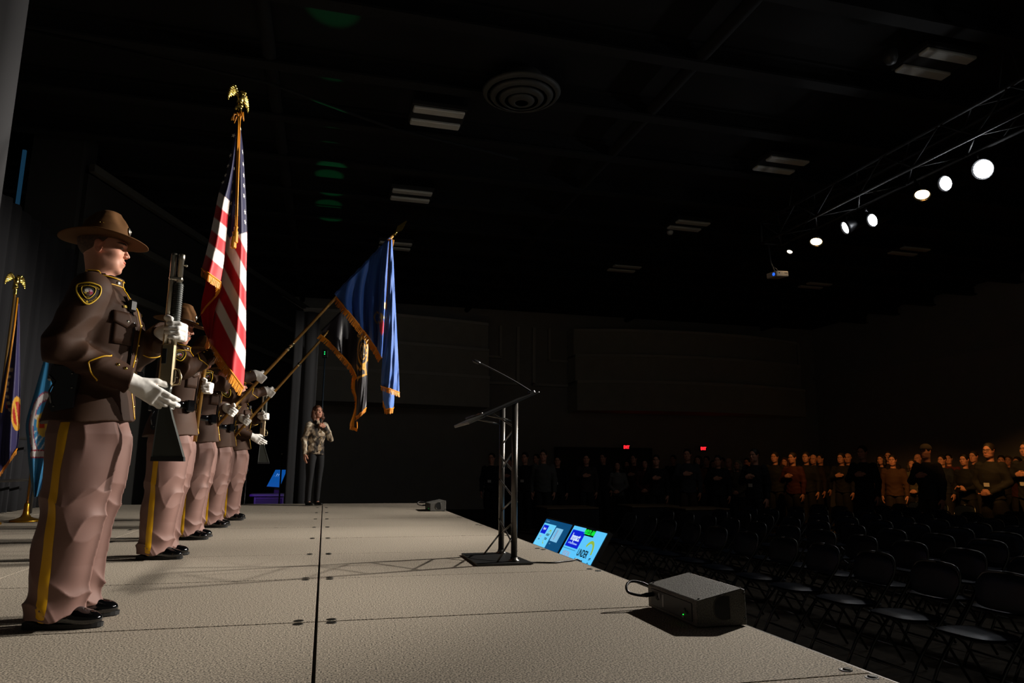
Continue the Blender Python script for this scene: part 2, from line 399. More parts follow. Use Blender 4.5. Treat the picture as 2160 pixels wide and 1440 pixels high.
def zloft(keys, cap_r=.0):
    """stack of ellipses: (z, cx, cy, rx, ry[, exponent])"""
    K = np.array([list(k) + [2.]*(6 - len(k)) for k in keys], F32); K = K[np.argsort(K[:, 0])]
    def f(P):
        z = np.clip(P[:, 2], K[0, 0], K[-1, 0]); c = [np.interp(z, K[:, 0], K[:, i]).astype(F32) for i in range(1, 6)]
        x = np.abs(P[:, 0] - c[0])/c[2]; y = np.abs(P[:, 1] - c[1])/c[3]; n = c[4]
        d = ((x**n + y**n + 1e-12)**(1/n) - 1)*np.minimum(c[2], c[3]); dz = np.abs(P[:, 2] - z)
        return np.where(dz > 0, np.sqrt(np.maximum(d, 0)**2 + dz**2), d)
    m = K[:, 3:5].max(); f.bb = (np.array([K[:, 1].min() - m, K[:, 2].min() - m, K[0, 0]]), np.array([K[:, 1].max() + m, K[:, 2].max() + m, K[-1, 0]])); return f
class Sdf:
    def __init__(s): s.ops = []; s.post = []
    def add(s, f, k=.0): s.ops.append(('+', f, k)); return s
    def sub(s, f, k=.0): s.ops.append(('-', f, k)); return s
    def both(s, f, k=.0): s.ops.append(('&', f, k)); return s
    def disp(s, f): s.post.append(f); return s
    def chain(s, pts, rs, k=.02):
        for i in range(len(pts)-1): s.add(cap(pts[i], pts[i+1], rs[i], rs[i+1]), k)
        return s
    def __call__(s, P):
        P = P.astype(F32); d = np.full(len(P), 9., F32)
        for op, f, k in s.ops:
            e = f(P).astype(F32)
            if op == '+': d = smin(d, e, k)
            elif op == '-': d = smax(d, -e, k)
            else: d = smax(d, e, k)
        for f in s.post: d = d + f(P)
        return d
    def bounds(s, pad=.02):
        b = [f.bb for op, f, k in s.ops if op == '+']
        return np.min([x[0] for x in b], 0) - pad, np.max([x[1] for x in b], 0) + pad
def grouped(S, pad=.05):
    """wraps an Sdf so that it is only evaluated near its own bounds"""
    lo, hi = S.bounds(pad); lo = lo.astype(F32); hi = hi.astype(F32)
    def f(P):
        q = np.maximum(np.maximum(lo - P, P - hi), 0); o = np.sqrt((q*q).sum(1)) + F32(pad*.8); m = (q.max(1) <= 0)
        if m.any(): o[m] = S(P[m])
        return o
    f.bb = S.bounds(0); return f
def axis(lo, hi, h, fine=None):
    """grid coordinates with step h, refined inside fine=(a, b, hf)"""
    if not fine: return np.arange(lo, hi + h, h)
    a, b, hf = fine; a = max(a, lo); b = min(b, hi); out = []
    if a > lo: out.append(np.linspace(lo, a, max(2, int(math.ceil((a-lo)/h)) + 1))[:-1])
    out.append(np.linspace(a, b, max(2, int(math.ceil((b-a)/hf)) + 1)))
    if hi > b: out.append(np.linspace(b, hi, max(2, int(math.ceil((hi-b)/h)) + 1))[1:])
    return np.concatenate(out)
def surf(sdf, h, lo=None, hi=None, fine=None, project=True):
    """returns verts, quads. fine = ((xa,xb,hf) or None, ...) per axis"""
    l, u = sdf.bounds(); lo = l if lo is None else np.asarray(lo, float); hi = u if hi is None else np.asarray(hi, float)
    fine = fine or (None, None, None); A = [axis(lo[i], hi[i], h, fine[i]) for i in range(3)]; n = [len(a) for a in A]
    V = np.empty(n, F32); B = 6; nb = [(k + B - 1)//B for k in n]
    ce = [np.array([a[min(i*B + B//2, len(a)-1)] for i in range(m)]) for a, m in zip(A, nb)]
    hw = [np.array([(a[min(i*B + B, len(a)-1)] - a[i*B])/2 + h for i in range(m)]) for a, m in zip(A, nb)]
    C = np.stack(np.meshgrid(*ce, indexing='ij'), -1).reshape(-1, 3); R = np.sqrt(sum(x**2 for x in np.meshgrid(*hw, indexing='ij'))).ravel()
    D = sdf(C); act = (np.abs(D) < R*1.9 + .012).reshape(nb); sg = np.where(D > 0, F32(1), F32(-1)).reshape(nb)
    idx = [np.minimum(np.arange(k)//B, m-1) for k, m in zip(n, nb)]
    msk = act[np.ix_(*idx)]; V = sg[np.ix_(*idx)].astype(F32).copy()
    ii = np.nonzero(msk); P = np.stack([A[0][ii[0]], A[1][ii[1]], A[2][ii[2]]], 1).astype(F32)
    out = np.empty(len(P), F32)
    for s in range(0, len(P), 400000): out[s:s+400000] = sdf(P[s:s+400000])
    V[ii] = out
    S = V < 0
    S8 = [S[a:n[0]-1+a, b:n[1]-1+b, c:n[2]-1+c] for a in (0, 1) for b in (0, 1) for c in (0, 1)]
    cnt = sum(x.astype(np.int8) for x in S8); cell = (cnt > 0) & (cnt < 8); cid = -np.ones(cell.shape, np.int64); ci = np.nonzero(cell); m = len(ci[0]); cid[ci] = np.arange(m)
    acc = np.zeros((m, 3)); num = np.zeros(m)
    for ax in range(3):
        o = [a for a in range(3) if a != ax]
        for p in (0, 1):
            for q in (0, 1):
                d0 = [0, 0, 0]; d0[o[0]] = p; d0[o[1]] = q; d1 = list(d0); d1[ax] = 1
                a = [ci[k] + d0[k] for k in range(3)]; b = [ci[k] + d1[k] for k in range(3)]
                va = V[a[0], a[1], a[2]]; vb = V[b[0], b[1], b[2]]; c = (va < 0) != (vb < 0); t = np.where(c, va/np.where(c, va - vb, 1), 0)
                pa = np.stack([A[k][a[k]] for k in range(3)], 1); pb = np.stack([A[k][b[k]] for k in range(3)], 1)
                acc += np.where(c[:, None], pa + (pb - pa)*t[:, None], 0); num += c
    vt = acc/np.maximum(num, 1)[:, None]
    quads = []
    for ax in range(3):
        o = [(ax + 1) % 3, (ax + 2) % 3]
        sl0 = [slice(1, n[k]-1) for k in range(3)]; sl0[ax] = slice(0, n[ax]-1); sl1 = list(sl0); sl1[ax] = slice(1, n[ax])
        s0 = S[tuple(sl0)]; s1 = S[tuple(sl1)]; x = np.nonzero(s0 != s1); fl = s0[x]
        e = [x[k] + (0 if k == ax else 1) for k in range(3)]
        def cc(p, q):
            w = [a.copy() for a in e]; w[o[0]] = w[o[0]] - p; w[o[1]] = w[o[1]] - q; return cid[w[0], w[1], w[2]]
        qd = np.stack([cc(1, 1), cc(0, 1), cc(0, 0), cc(1, 0)], 1); qd[~fl] = qd[~fl][:, ::-1]; quads.append(qd)
    Q = np.concatenate(quads); Q = Q[(Q >= 0).all(1)]
    if project:
        for _ in range(1):
            e = 1.5e-3; d = sdf(vt); gr = np.stack([sdf(vt + np.eye(3)[k]*e) - d for k in range(3)], 1)/e
            g2 = np.maximum((gr**2).sum(1), .2); vt = vt - np.clip(d/g2, -.006, .006)[:, None]*gr
    return vt, Q
def sdf_obj(name, sdf, h, m, parent=None, lo=None, hi=None, fine=None, color=None):
    v, q = surf(sdf, h, lo, hi, fine); me = bpy.data.meshes.new(name)
    me.vertices.add(len(v)); me.vertices.foreach_set('co', v.astype(np.float32).ravel())
    me.loops.add(len(q)*4); me.loops.foreach_set('vertex_index', q.astype(np.int32).ravel())
    me.polygons.add(len(q)); me.polygons.foreach_set('loop_start', np.arange(0, len(q)*4, 4, dtype=np.int32)); me.polygons.foreach_set('loop_total', np.full(len(q), 4, np.int32))
    me.polygons.foreach_set('use_smooth', np.ones(len(q), bool)); me.update(calc_edges=True)
    if color is not None: set_color(me, color(v))
    if m is not None: me.materials.append(m)
    o = bpy.data.objects.new(name, me); COL.objects.link(o); o.parent = parent
    return o
def set_color(me, rgb):
    a = me.color_attributes.new('Col', 'FLOAT_COLOR', 'POINT'); c = np.ones((len(me.vertices), 4), np.float32); c[:, :3] = rgb
    a.data.foreach_set('color', c.ravel())
def grad(sdf, P):
    e = 2e-3; d0 = sdf(P); g_ = np.stack([sdf(P + np.eye(3)[k]*e) - d0 for k in range(3)], 1); return g_/np.maximum(np.linalg.norm(g_, axis=1, keepdims=True), 1e-9)
def cast(sdf, O, D, far=.5):
    """march from outside points O + far*D back towards O; returns surface points"""
    O = np.atleast_2d(np.asarray(O, float)); D = np.atleast_2d(np.asarray(D, float)); D = D/np.linalg.norm(D, axis=1, keepdims=True)
    D = np.broadcast_to(D, O.shape); t = np.full(len(O), far)
    for _ in range(30): t = np.maximum(t - .85*sdf(O + D*t[:, None]).astype(float), -.3)
    return O + D*t[:, None]
def ribbon(name, sdf, pts, width, m, parent, lift=.002, thick=.003, round_=False, n=6):
    """a band lying on the surface along points already on it"""
    P = np.asarray(pts, float); N = grad(sdf, P); T = np.gradient(P, axis=0); T /= np.maximum(np.linalg.norm(T, axis=1, keepdims=True), 1e-9); S = np.cross(T, N)
    g = G()
    if round_: g.tube(P + N*lift, width, n); return g.obj(name, m, parent, smooth=True)
    w = np.broadcast_to(np.asarray(width, float), (len(P),))[:, None]/2
    rows = []
    for s in (-1, -.5, 0, .5, 1):
        q = P + S*w*s; d = sdf(q).astype(float); q = q - N*d[:, None] + N*(lift + thick*(1 if abs(s) < 1 else .1)); rows.append(q)
    g.grid(np.array(rows)); return g.obj(name, m, parent, smooth=True, fix=False)
def catmull(pts, n):
    P = np.asarray(pts, float); P = np.vstack([2*P[0] - P[1], P, 2*P[-1] - P[-2]]); out = []
    m = len(P) - 3
    for i in range(n):
        t = i/(n-1)*m; k = min(int(t), m-1); t -= k; a, b, c, d = P[k:k+4]
        out.append(.5*(2*b + (c-a)*t + (2*a - 5*b + 4*c - d)*t*t + (3*b - a - 3*c + d)*t**3))
    return np.array(out)
# ------------------------------------------------------------------ people parts, local: facing +X, up Z, left hand +Y
def hand_caps(wr, f, n, thumb, grip=None, curl=.35, s=1., spread=.0, fat=0.):
    """list of (sdf, blend) for one hand. wr wrist, f towards knuckles, n out of the palm, thumb = towards thumb side.
    grip=(Q, radius): fingers close round a rod through Q whose axis is the thumb direction"""
    f = nrm(f); n = nrm(n - np.dot(n, f)*f); t = np.cross(f, n); t = t*np.sign(np.dot(t, thumb)) ; out = []
    wr = np.asarray(wr, float); kn = wr + f*.088*s; R = np.stack([f, t, n], 1)
    out.append((rbox(wr + f*.047*s, np.array([.046, .040, .0135 + fat])*s, R, .012*s), .012))
    out.append((cap(wr - f*.02*s, wr + f*.03*s, .026*s + fat, .024*s + fat), .02))
    lens = (.040, .046, .043, .034); offs = (.030, .010, -.010, -.029)
    for i in range(4):
        r = (.0092, .0097, .0093, .0082)[i]*s + fat; o = t*offs[i]*s; p = kn + o - f*(.004 + .004*abs(i-1.3))*s; L = lens[i]*s
        if grip is not None:
            Q, rr = np.asarray(grip[0], float), grip[1]; c = p - (Q + t*np.dot(p - Q, t)); ang0 = math.atan2(np.dot(c, -n), np.dot(c, f))  # angle of knuckle round the rod: f=0, -n=+90
            cc = Q + t*np.dot(p - Q, t); rad = rr + r*1.05; pts = [p]; a = ang0; steps = (.9, .9, .75)
            r0 = np.linalg.norm(c)
            for j, st in enumerate((L, L*.72, L*.55)):
                a -= st/rad*.95; w = (j+1)/3; q = rad + (r0 - rad)*(0 if j else .25)
                pts.append(cc + q*(math.cos(a)*f - math.sin(a)*n))
        else:
            a = curl*(.8 + .12*i); d = f + t*spread*(1.5-i)*.1; pts = [p]; ang = a*.5
            for st in (L, L*.72, L*.55): pts.append(pts[-1] + st*(math.cos(ang)*nrm(d) + math.sin(ang)*n)); ang += a
        for a_, b_, w0, w1 in zip(pts, pts[1:], (1.05, 1., .95), (1., .95, .85)): out.append((cap(a_, b_, r*w0, r*w1), .004))
    tb = wr + f*.022*s + t*.030*s + n*.006*s
    if grip is not None:
        Q, rr = np.asarray(grip[0], float), grip[1]; cc = Q + t*np.dot(tb + t*.02*s - Q, t); rad = rr + .0115*s
        q1 = cc + t*.004*s + rad*nrm(-f*.75 + n*.15 - n*.5); q2 = cc + t*.006*s + rad*nrm(-f*.75 + n*.75); q3 = cc + t*.0*s + rad*nrm(-f*.05 + n*1.) 
        pts = [tb, q1, q2, q3]
    else: pts = [tb, tb + s*.034*nrm(f*.75 + t*.55 + n*.35), tb + s*.062*nrm(f*.9 + t*.42 + n*.45), tb + s*.084*nrm(f*1. + t*.30 + n*.45)]
    for a_, b_, r0, r1 in zip(pts, pts[1:], (.0155, .0125, .0112), (.0125, .0112, .0095)): out.append((cap(a_, b_, r0*s + fat, r1*s + fat), .006))
    return out
def head_sdf(S, c, R, s=1., k0=.02, female=False, beard=0.):
    """adds skull, jaw, face and ears to S. c = centre of head, R = 3x3 head frame (x forwards)"""
    w = lambda p: np.asarray(c) + R @ (np.asarray(p, float)*s)
    def E(p, r, k, op='add', Q=None): getattr(S, op)(ell(w(p), np.asarray(r)*s, R if Q is None else R @ Q), k)
    E((-.012, 0, .035), (.098, .076, .092), k0)                     # cranium
    if female: k0 = k0
    E((.016, 0, -.026), (.072, .061 if female else .067, .086), .03)                    # face block
    E((.034, 0, -.086), (.044, .036 if female else .044, .026), .03)                    # jaw
    E((.066, 0, -.104), (.016, .017, .012) if female else (.020, .024, .015), .016)                   # chin
    for y in (-1, 1): E((.030, y*(.032 if female else .038), -.078), (.038, .016, .022), .035); E((.058, y*.040, -.026), (.022, .020, .018), .032)      # jaw sides, cheekbones
    E((.078 if female else .080, 0, .028), (.014 if female else .018, .046, .013), .02)                    # brow
    for y in (-1, 1): E((.094, y*.031, .004), (.016, .017, .012), .010, 'sub')       # eye sockets
    for y in (-1, 1): E((.0755, y*.031, .004), (.0125, .0130, .0120), .003)            # eyeballs/lids
    S.add(cap(w((.086, 0, .016)), w((.100 if female else .104, 0, -.022)), .0058*s, (.0070 if female else .0085)*s), .010)          # nose
    E((.102 if female else .1065, 0, -.028), (.0080, .0075, .0065) if female else (.0090, .0085, .0072), .006)
    for y in (-1, 1): E((.094 if female else .097, y*(.0095 if female else .0115), -.031), (.0090, .0060, .0062), .005)
    E((.078, 0, -.064), (.018, .029, .022), .016)                   # muzzle
    E((.0925, 0, -.0575), (.0065, .0210, .0045), .006); E((.0905, 0, -.0690), (.0065, .0180, .0050), .006)     # lips
    E((.1005, 0, -.0632), (.010, .022, .0016), .003, 'sub')
    for y in (-1, 1):
        Q = rotz(y*.35)
        E((-.008, y*.078, -.006), (.020, .0075, .032), .006, 'add', Q); E((-.002, y*.0865, -.004), (.012, .006, .020), .005, 'sub', Q); E((-.012, y*.082, .010), (.016, .006, .018), .004, 'add', Q)
    return w
def skin_color(base, c, R, s, stubble=None, brow=(.05, .03, .02)):
    b = np.array(lin(base)); c = np.asarray(c, float)
    def f(v):
        q = (v - c) @ R/s; col = np.tile(b, (len(v), 1))
        def mix(m, t): m = np.clip(m, 0, 1)[:, None]; col[:] = col*(1-m) + np.asarray(t)*m
        hd = q[:, 2] > -.13
        lip = 1.2 - np.sqrt(((q[:, 0]-.094)/.014)**2 + (q[:, 1]/.024)**2 + ((q[:, 2]+.0632)/.0105)**2); mix(lip*2*hd, b*np.array([.82, .52, .48]))
        red = 1 - np.sqrt(((q[:, 0]-.06)/.05)**2 + ((np.abs(q[:, 1])-.045)/.03)**2 + ((q[:, 2]+.03)/.035)**2); mix(red*.5*hd, b*np.array([1., .70, .65]))
        ear = (np.abs(q[:, 1]) > .074) & (np.abs(q[:, 0]) < .05) & hd; mix(ear*.45, b*np.array([1., .62, .55]))
        for y in (-1, 1):
            z0 = .026 + .10*(np.abs(q[:, 1]) - .02)*(np.abs(q[:, 1]) < .035); e = 1.15 - np.sqrt(((q[:, 1]-y*.033)/.021)**2 + ((q[:, 2]-z0)/.0052)**2); mix(np.where((q[:, 0] > .05), e*4, 0), brow)
            e = 1.2 - np.sqrt(((q[:, 1]-y*.031)/.0125)**2 + ((q[:, 2]-.003)/.0045)**2); mix(np.where(q[:, 0] > .05, e*4, 0), (.10, .08, .07))
            e = 1.2 - np.sqrt(((q[:, 1]-y*.031)/.0105)**2 + ((q[:, 2]-.003)/.0030)**2); mix(np.where(q[:, 0] > .05, e*4, 0), (.55, .52, .5))
            e = 1.2 - np.sqrt(((q[:, 1]-y*.031)/.0046)**2 + ((q[:, 2]-.003)/.0042)**2); mix(np.where(q[:, 0] > .05, e*4, 0), (.03, .025, .02))
        if stubble is not None:
            st = np.clip((-.03 - q[:, 2])/.03, 0, 1)*np.clip((q[:, 0] + .02)/.03, 0, 1)*hd*(1 - np.clip(lip*3, 0, 1)); mix(st*stubble[1], np.array(lin(stubble[0])))
            if stubble[2]:
                mo = 1.2 - np.sqrt(((q[:, 1])/.030)**2 + ((q[:, 2]+.050 + .12*np.abs(q[:, 1]))/.0085)**2); mix(np.where(q[:, 0] > .07, mo*3, 0), np.array(lin(stubble[0])))
        return col
    return f
# ================================================================== COLOUR GUARD
m_skin = mat('skin', '#d09a80', .55, attr='Col', spec=.3)
m_coat = mat('coat_wool', '#3c2618', .7, bump=(420, .25, .001), spec=.25, var=(6, .08))
m_trou = mat('trouser_twill', '#7c5e56', .6, bump=(500, .2, .0008), spec=.25, var=(4, .04))
m_strp = mat('gold_stripe', '#d9a200', .45)
m_pipe = mat('gold_piping', '#d8a516', .4)
m_brass = mat('polished_brass', '#e6c667', .18, 1.)
m_silver = mat('badge_silver', '#e8e4d8', .25, 1.)
m_leather = mat('patent_leather', '#08080a', .12, coat=.8)
m_blackm = mat('matte_black', '#0d0d0e', .45)
m_glove = mat('white_glove', '#efece6', .75, bump=(300, .15, .001))
m_hat = mat('felt_hat', '#5a3c1e', .85, spec=.2, bump=(240, .15, .0008))
m_shoe = mat('patent_shoe', '#060607', .07, coat=1.)
m_sole = mat('shoe_sole', '#101010', .6)
m_patchf = mat('patch_field', '#1a140c', .8)
m_patchg = mat('patch_gold', '#dfb62a', .6)
def coat_folds(arms, amp=1.):
    """creases that gather at the elbows and armpits"""
    def f(P):
        d = np.zeros(len(P), F32)
        for (sh, el, wr_) in arms:
            r = np.sqrt(((P - np.asarray(el, F32))**2).sum(1)); ax = nrm(np.asarray(wr_) - np.asarray(sh))
            w = np.exp(-(r/.15)**2); d += (.0065*amp*w*(2*np.abs(np.sin((P @ ax.astype(F32))*27 + P[:, 1]*12 + 1.5*vnoise(P, 9, 3))) - 1)).astype(F32)
            w = np.exp(-(np.sqrt(((P - np.asarray(wr_, F32))**2).sum(1))/.16)**2); d += (.004*amp*w*(2*np.abs(np.sin((P @ ax.astype(F32))*20 - P[:, 2]*14 + 2*vnoise(P, 8, 6))) - 1)).astype(F32)
            r2 = np.sqrt(((P - (np.asarray(sh, F32)*.75 + np.array([.02, 0, .28], F32)))**2).sum(1))
        d += (.0035*amp*vnoise(P, (7, 7, 11), 5)).astype(F32)
        return d
    return f
def trouser_folds(seed, amp=1.):
    def f(P):
        z = P[:, 2]; x = P[:, 0]; y = P[:, 1]
        an = np.exp(-((z - .10)/.075)**2); kn = np.exp(-((z - .46)/.13)**2); hp = np.exp(-((z - .80)/.10)**2)
        n = vnoise(P, (9, 9, 5), seed)
        rg = lambda a_: 2*np.abs(np.sin(a_))**.8 - 1
        d = .009*an*rg(z*26 + 12*x + 6*y + 1.6*n) + .0055*kn*rg(z*13 - 9*x + 6*y + 1.8*n) + .006*hp*rg(14*x + 6*z + 1.2*n + 9*y)
        d += .006*rg(z*3.6 + x*11 - y*3 + 1.2*vnoise(P, (4, 4, 2.5), seed + 2))*np.clip((.86 - z)/.1, 0, 1) + .006*vnoise(P, (5, 5, 3.2), seed + 1)
        return (amp*d).astype(F32)
    return f
def leg_crease(cx, cy):
    def f(P):
        w = np.exp(-np.abs(P[:, 1] - cy)/.014)*np.clip((.86 - P[:, 2])/.1, 0, 1)*(P[:, 0] > -.03); return (-.020*w).astype(F32)
    return f
def shoe_obj(name, parent, x, y, rz, h=.006):
    S = Sdf(); R = rotz(rz); o = np.array([x, y, 0.]); w = lambda p: o + R @ np.array(p)
    S.add(zloft([(.012, 0, 0, .1, .04)]) if False else ell(w((.085, 0, .030)), (.078, .049, .040), R))
    S.add(ell(w((-.055, 0, .045)), (.062, .036, .050), R), .05); S.add(ell(w((.0, 0, .055)), (.08, .038, .048), R), .04)
    S.add(cap(w((-.055, 0, .05)), w((-.04, 0, .11)), .040, .045), .03)
    S.both(lambda P: .014 - P[:, 2], .004)
    a = sdf_obj(name, S, h, m_shoe, parent)
    g = G(); pts = []
    for i in range(28):
        t = 2*math.pi*i/28; cx = math.cos(t); xx = .018 + .152*cx; ww = (.050 if cx > .2 else .040 + .010*max(0, (cx+.4)/.6))*1.0
        pts.append(w((xx, ww*math.sin(t)*(1.02), 0.001)))
    g.prism(pts, (0, 0, .017)); g.prism([w((-.132, sx*.035, 0)) for sx in (-1, 1)] + [w((-.06, sx*.035, 0)) for sx in (1, -1)], (0, 0, .026)); g.obj('sole', m_sole, a)
    for i in range(4):
        q = w((.012 + .016*i, 0, .0)); pp = [q + R @ np.array([.004*s_, s_*.022, .094 - .004*i - .010*abs(s_)*2 - .010*i]) for s_ in (-1, -.5, 0, .5, 1)]
        g = G(); g.tube(pp, .0028, 5); g.obj('lace', m_leather, a, smooth=True)
    return a
def hat_obj(parent, c, R, s=1., h=.005):
    """campaign hat: c = centre of the brim plane on the head"""
    w = lambda p: np.asarray(c) + R @ (np.asarray(p, float)*s)
    S = Sdf(); Rz = R
    keys = [(-.005, 0, 0, .104, .088), (.03, 0, 0, .102, .085), (.07, .004, 0, .096, .078), (.105, .008, 0, .082, .064), (.132, .010, 0, .060, .045), (.142, .010, 0, .03, .024)]
    base = zloft(keys)
    fn = lambda P: base(((P - np.asarray(c, F32)) @ R.astype(F32))/F32(s))*F32(s); fn.bb = (np.asarray(c) - .16*s, np.asarray(c) + .17*s)
    S.add(fn)
    for a in (.62, 2.35, 3.93, 5.66): S.sub(ell(w((.010 + .100*math.cos(a), .085*math.sin(a), .118)), np.array([.040, .036, .058])*s, R @ rotz(a) @ roty(-.42)), .030)
    hat = sdf_obj('hat', S, h, m_hat, parent)
    g = G(); n = 56; top = []; bot = []
    prof = [0., .25, .5, .75, .92, 1.]
    for (th, rows) in ((.0, top), (-.005, bot)):
        for q in prof:
            row = []
            for k in range(n):
                a = 2*math.pi*k/n; rx = .098 + (.094)*q; ry = .082 + .092*q; x, y = rx*math.cos(a), ry*math.sin(a)
                z = .010*(q**2)*abs(math.sin(a))**2 - .022*(q**1.6)*max(0, math.cos(a)) - .006*q*max(0, -math.cos(a)) + th*(.6 if q == 1. else 1)
                row.append(w((x, y, z)))
            rows.append(row)
    rows = bot[::-1] + top; m = len(rows); V = [p for r in rows for p in r]
    F = [(i*n+k, i*n+(k+1) % n, (i+1)*n+(k+1) % n, (i+1)*n+k) for i in range(m-1) for k in range(n)] + [((m-1)*n+k, (m-1)*n+(k+1) % n, (k+1) % n, k) for k in range(n)]
    g.add(V, F); g.obj('brim', m_hat, hat, smooth=True)
    g = G(); g.tube([w((.1045*math.cos(a), .0885*math.sin(a), .012)) for a in np.linspace(0, 2*math.pi, 41)[:-1]], .006*s, 6, closed=True); g.obj('hat_band', mat('hat_band', '#3a2817', .5), hat, smooth=True)
    g = G(); Q = R @ roty(math.pi/2 - .16)
    g.lathe([(.001, .006), (.008, .0055), (.013, .003), (.017, .0015), (.019, -.002)], 16, w((.104, -.0, .050)), Q, sx=1.15); g.lathe([(.0015, .009), (.006, .008), (.008, .005)], 10, w((.104, 0, .05)), Q); g.obj('hat_badge', m_silver, hat, smooth=True)
    for y in (-.012, .012):
        g = G(); g.sphere(w((.120, y, .010)), (.009*s, .006*s, .006*s), 8, 6); g.obj('acorn_tip', m_brass, hat, smooth=True)
    for y in (-1, 1):
        for q in (0, 1):
            g = G(); g.sphere(w((-.010 + .014*q, y*.0835, .060)), .0028*s, 6, 5); g.obj('vent_eyelet', m_brass, hat, smooth=True)
    # chin strap behind the head
    return hat
def shield_pts(n=40, w=1., h=1.):
    P = catmull([(0, .50), (.24, .47), (.46, .40), (.50, .20), (.44, -.05), (.26, -.33), (.0, -.52), (-.26, -.33), (-.44, -.05), (-.50, .20), (-.46, .40), (-.24, .47), (0, .50)], n + 1)[:-1]
    return P*np.array([w, h])
HEADS = {}
SHARED = {'trousers', 'duty_belt', 'holster', 'shoe'}
ARMBOUND = {'cuff_braid', 'cuff_button'}
def soldier(name, loc, label, pose, hgt=1.77, h=.007, head_h=.0035, share=None, face='#c98f76', stub=None, group='uniformed colour guard in a row', detail=True, seed=1, holster=True, belly=0., brow=(.05, .03, .02)):
    k = 1.; root = empty(name, loc, 0, label, 'person', group); root.scale = (hgt/1.77,)*3
    sz = lambda *p: np.array(p, float)*k
    arms = [(np.array(sz(-.005, -.185, 1.425)), np.array(pose['re'], float), np.array(pose['rw'], float)), (np.array(sz(-.005, .185, 1.425)), np.array(pose['le'], float), np.array(pose['lw'], float))]
    hk = k*.975; hc = sz(-.030, 0, 1.668) + np.array(pose.get('hoff', (0, 0, 0))); HR = rotz(pose.get('hyaw', 0)) @ roty(pose.get('hpit', 0))
    # ---------------- body under the clothes
    B = Sdf()
    B.add(zloft([(.86*k, 0, 0, .115*k, .15*k), (1.05*k, 0, 0, .10*k, .14*k), (1.30*k, .01, 0, .115*k, .16*k), (1.42*k, 0, 0, .085*k, .15*k), (1.47*k, 0, 0, .05*k, .07*k)]))
    for (sh, el, wr_) in arms: B.chain([sh, el, wr_], [.048, .040, .018], .03)
    for y in (-.10, .10): B.chain([sz(0, y, .90), sz(.0, y, .48), sz(-.03, y, .09), sz(.05, y, .05)], [.075, .055, .038, .03], .03)
    B.chain([sz(-.020, 0, 1.44), hc + np.array([-.018, 0, -.06])], [.056, .054], .03)
    HD = Sdf(); head_sdf(HD, hc, HR, hk, .03); B.add(grouped(HD), .03)
    for hd in ('rh', 'lh'):
        HS = Sdf()
        for f_, kk in hand_caps(*pose[hd][0], **pose[hd][1], fat=-.003): HS.add(f_, kk)
        B.add(grouped(HS), .01)
    sdf_obj('body', B, .012, m_skin, root, fine=((hc[0]-.12, hc[0]+.14, head_h), (hc[1]-.10, hc[1]+.10, head_h), (hc[2]-.13, hc[2]+.14, head_h)), color=skin_color(face, hc, HR, hk, stub, brow))
    HEADS[root.name] = (hc, HR)
    if share:
        (h0, R0) = HEADS[share.name]; Mx = np.eye(4); Mx[:3, :3] = HR @ R0.T; Mx[:3, 3] = hc - Mx[:3, :3] @ h0; Mx = Matrix(Mx.tolist())
    # short clipped hair round the back of the head
    H = Sdf(); wh = lambda p: hc + HR @ (np.asarray(p, float)*hk)
    H.add(ell(wh((-.014, 0, .035)), np.array([.101, .0785, .094])*hk, HR)); H.sub(ell(wh((.075, 0, -.03)), np.array([.085, .12, .11])*hk, HR), .01); H.sub(ell(wh((.0, 0, -.10)), np.array([.12, .12, .075])*hk, HR), .01)
    if not share: sdf_obj('hair', H, .006, mat('clipped_hair' + str(seed % 2), '#5a4436' if seed % 2 else '#3a2c22', .8, var=(90, .4)), root)
    # ---------------- jacket
    T = Sdf(); b = belly
    T.add(zloft([(.845*k, -.008, 0, .188*k, .218*k), (.95*k, -.004, 0, .170*k + b*.5, .205*k), (1.07*k, .0 + b*.3, 0, .142*k + b*.6, .186*k), (1.18*k, .006 + b*.2, 0, .150*k + b*.4, .196*k), (1.30*k, .012, 0, .158*k, .205*k), (1.38*k, .006, 0, .142*k, .195*k), (1.435*k, -.006, 0, .105*k, .165*k), (1.475*k, -.012, 0, .078*k, .105*k), (1.50*k, -.014, 0, .068*k, .072*k)]))
    T.add(ell(sz(-.01, 0, 1.425), sz(.085, .185, .050)), .06)
    T.add(zloft([(1.47*k, -.010, 0, .079*k, .076*k), (1.515*k, -.004, 0, .072*k, .070*k), (1.548*k, .002, 0, .070*k, .068*k)]), .012)
    T.sub(zloft([(1.525*k, .0, 0, .063*k, .061*k), (1.60*k, .003, 0, .064*k, .062*k)]), .004)
    T.both(lambda P: P[:, 2] - (1.540*k - .22*(P[:, 0] + .0).astype(F32)), .002)
    A = Sdf()
    for (sh, el, wr_) in arms: A.chain([sh, el], [.084*k, .066*k], .03); A.chain([el, wr_ + .0*(wr_-el)], [.066*k, .058*k], .02)
    for a_, (sh, el, wr_) in enumerate(arms):   # open cuff end
        ax = nrm(wr_ - el).astype(F32); c_ = np.asarray(wr_, F32); A.ops[-1 if a_ else 1] = A.ops[-1 if a_ else 1]
    def cuffcut(el, wr_):
        ax = nrm(wr_ - el).astype(F32); c_ = np.asarray(wr_, F32); return lambda P: np.maximum((P - c_) @ ax, np.sqrt(((P - c_)**2).sum(1)) - .16) if False else np.where(np.sqrt(((P - c_)**2).sum(1)) < .12, (P - c_) @ ax, -1.)
    for (sh, el, wr_) in arms: A.both(cuffcut(el, wr_), .004)
    folds = coat_folds(arms, 1.5); A.disp(folds)
    zb = .86*k
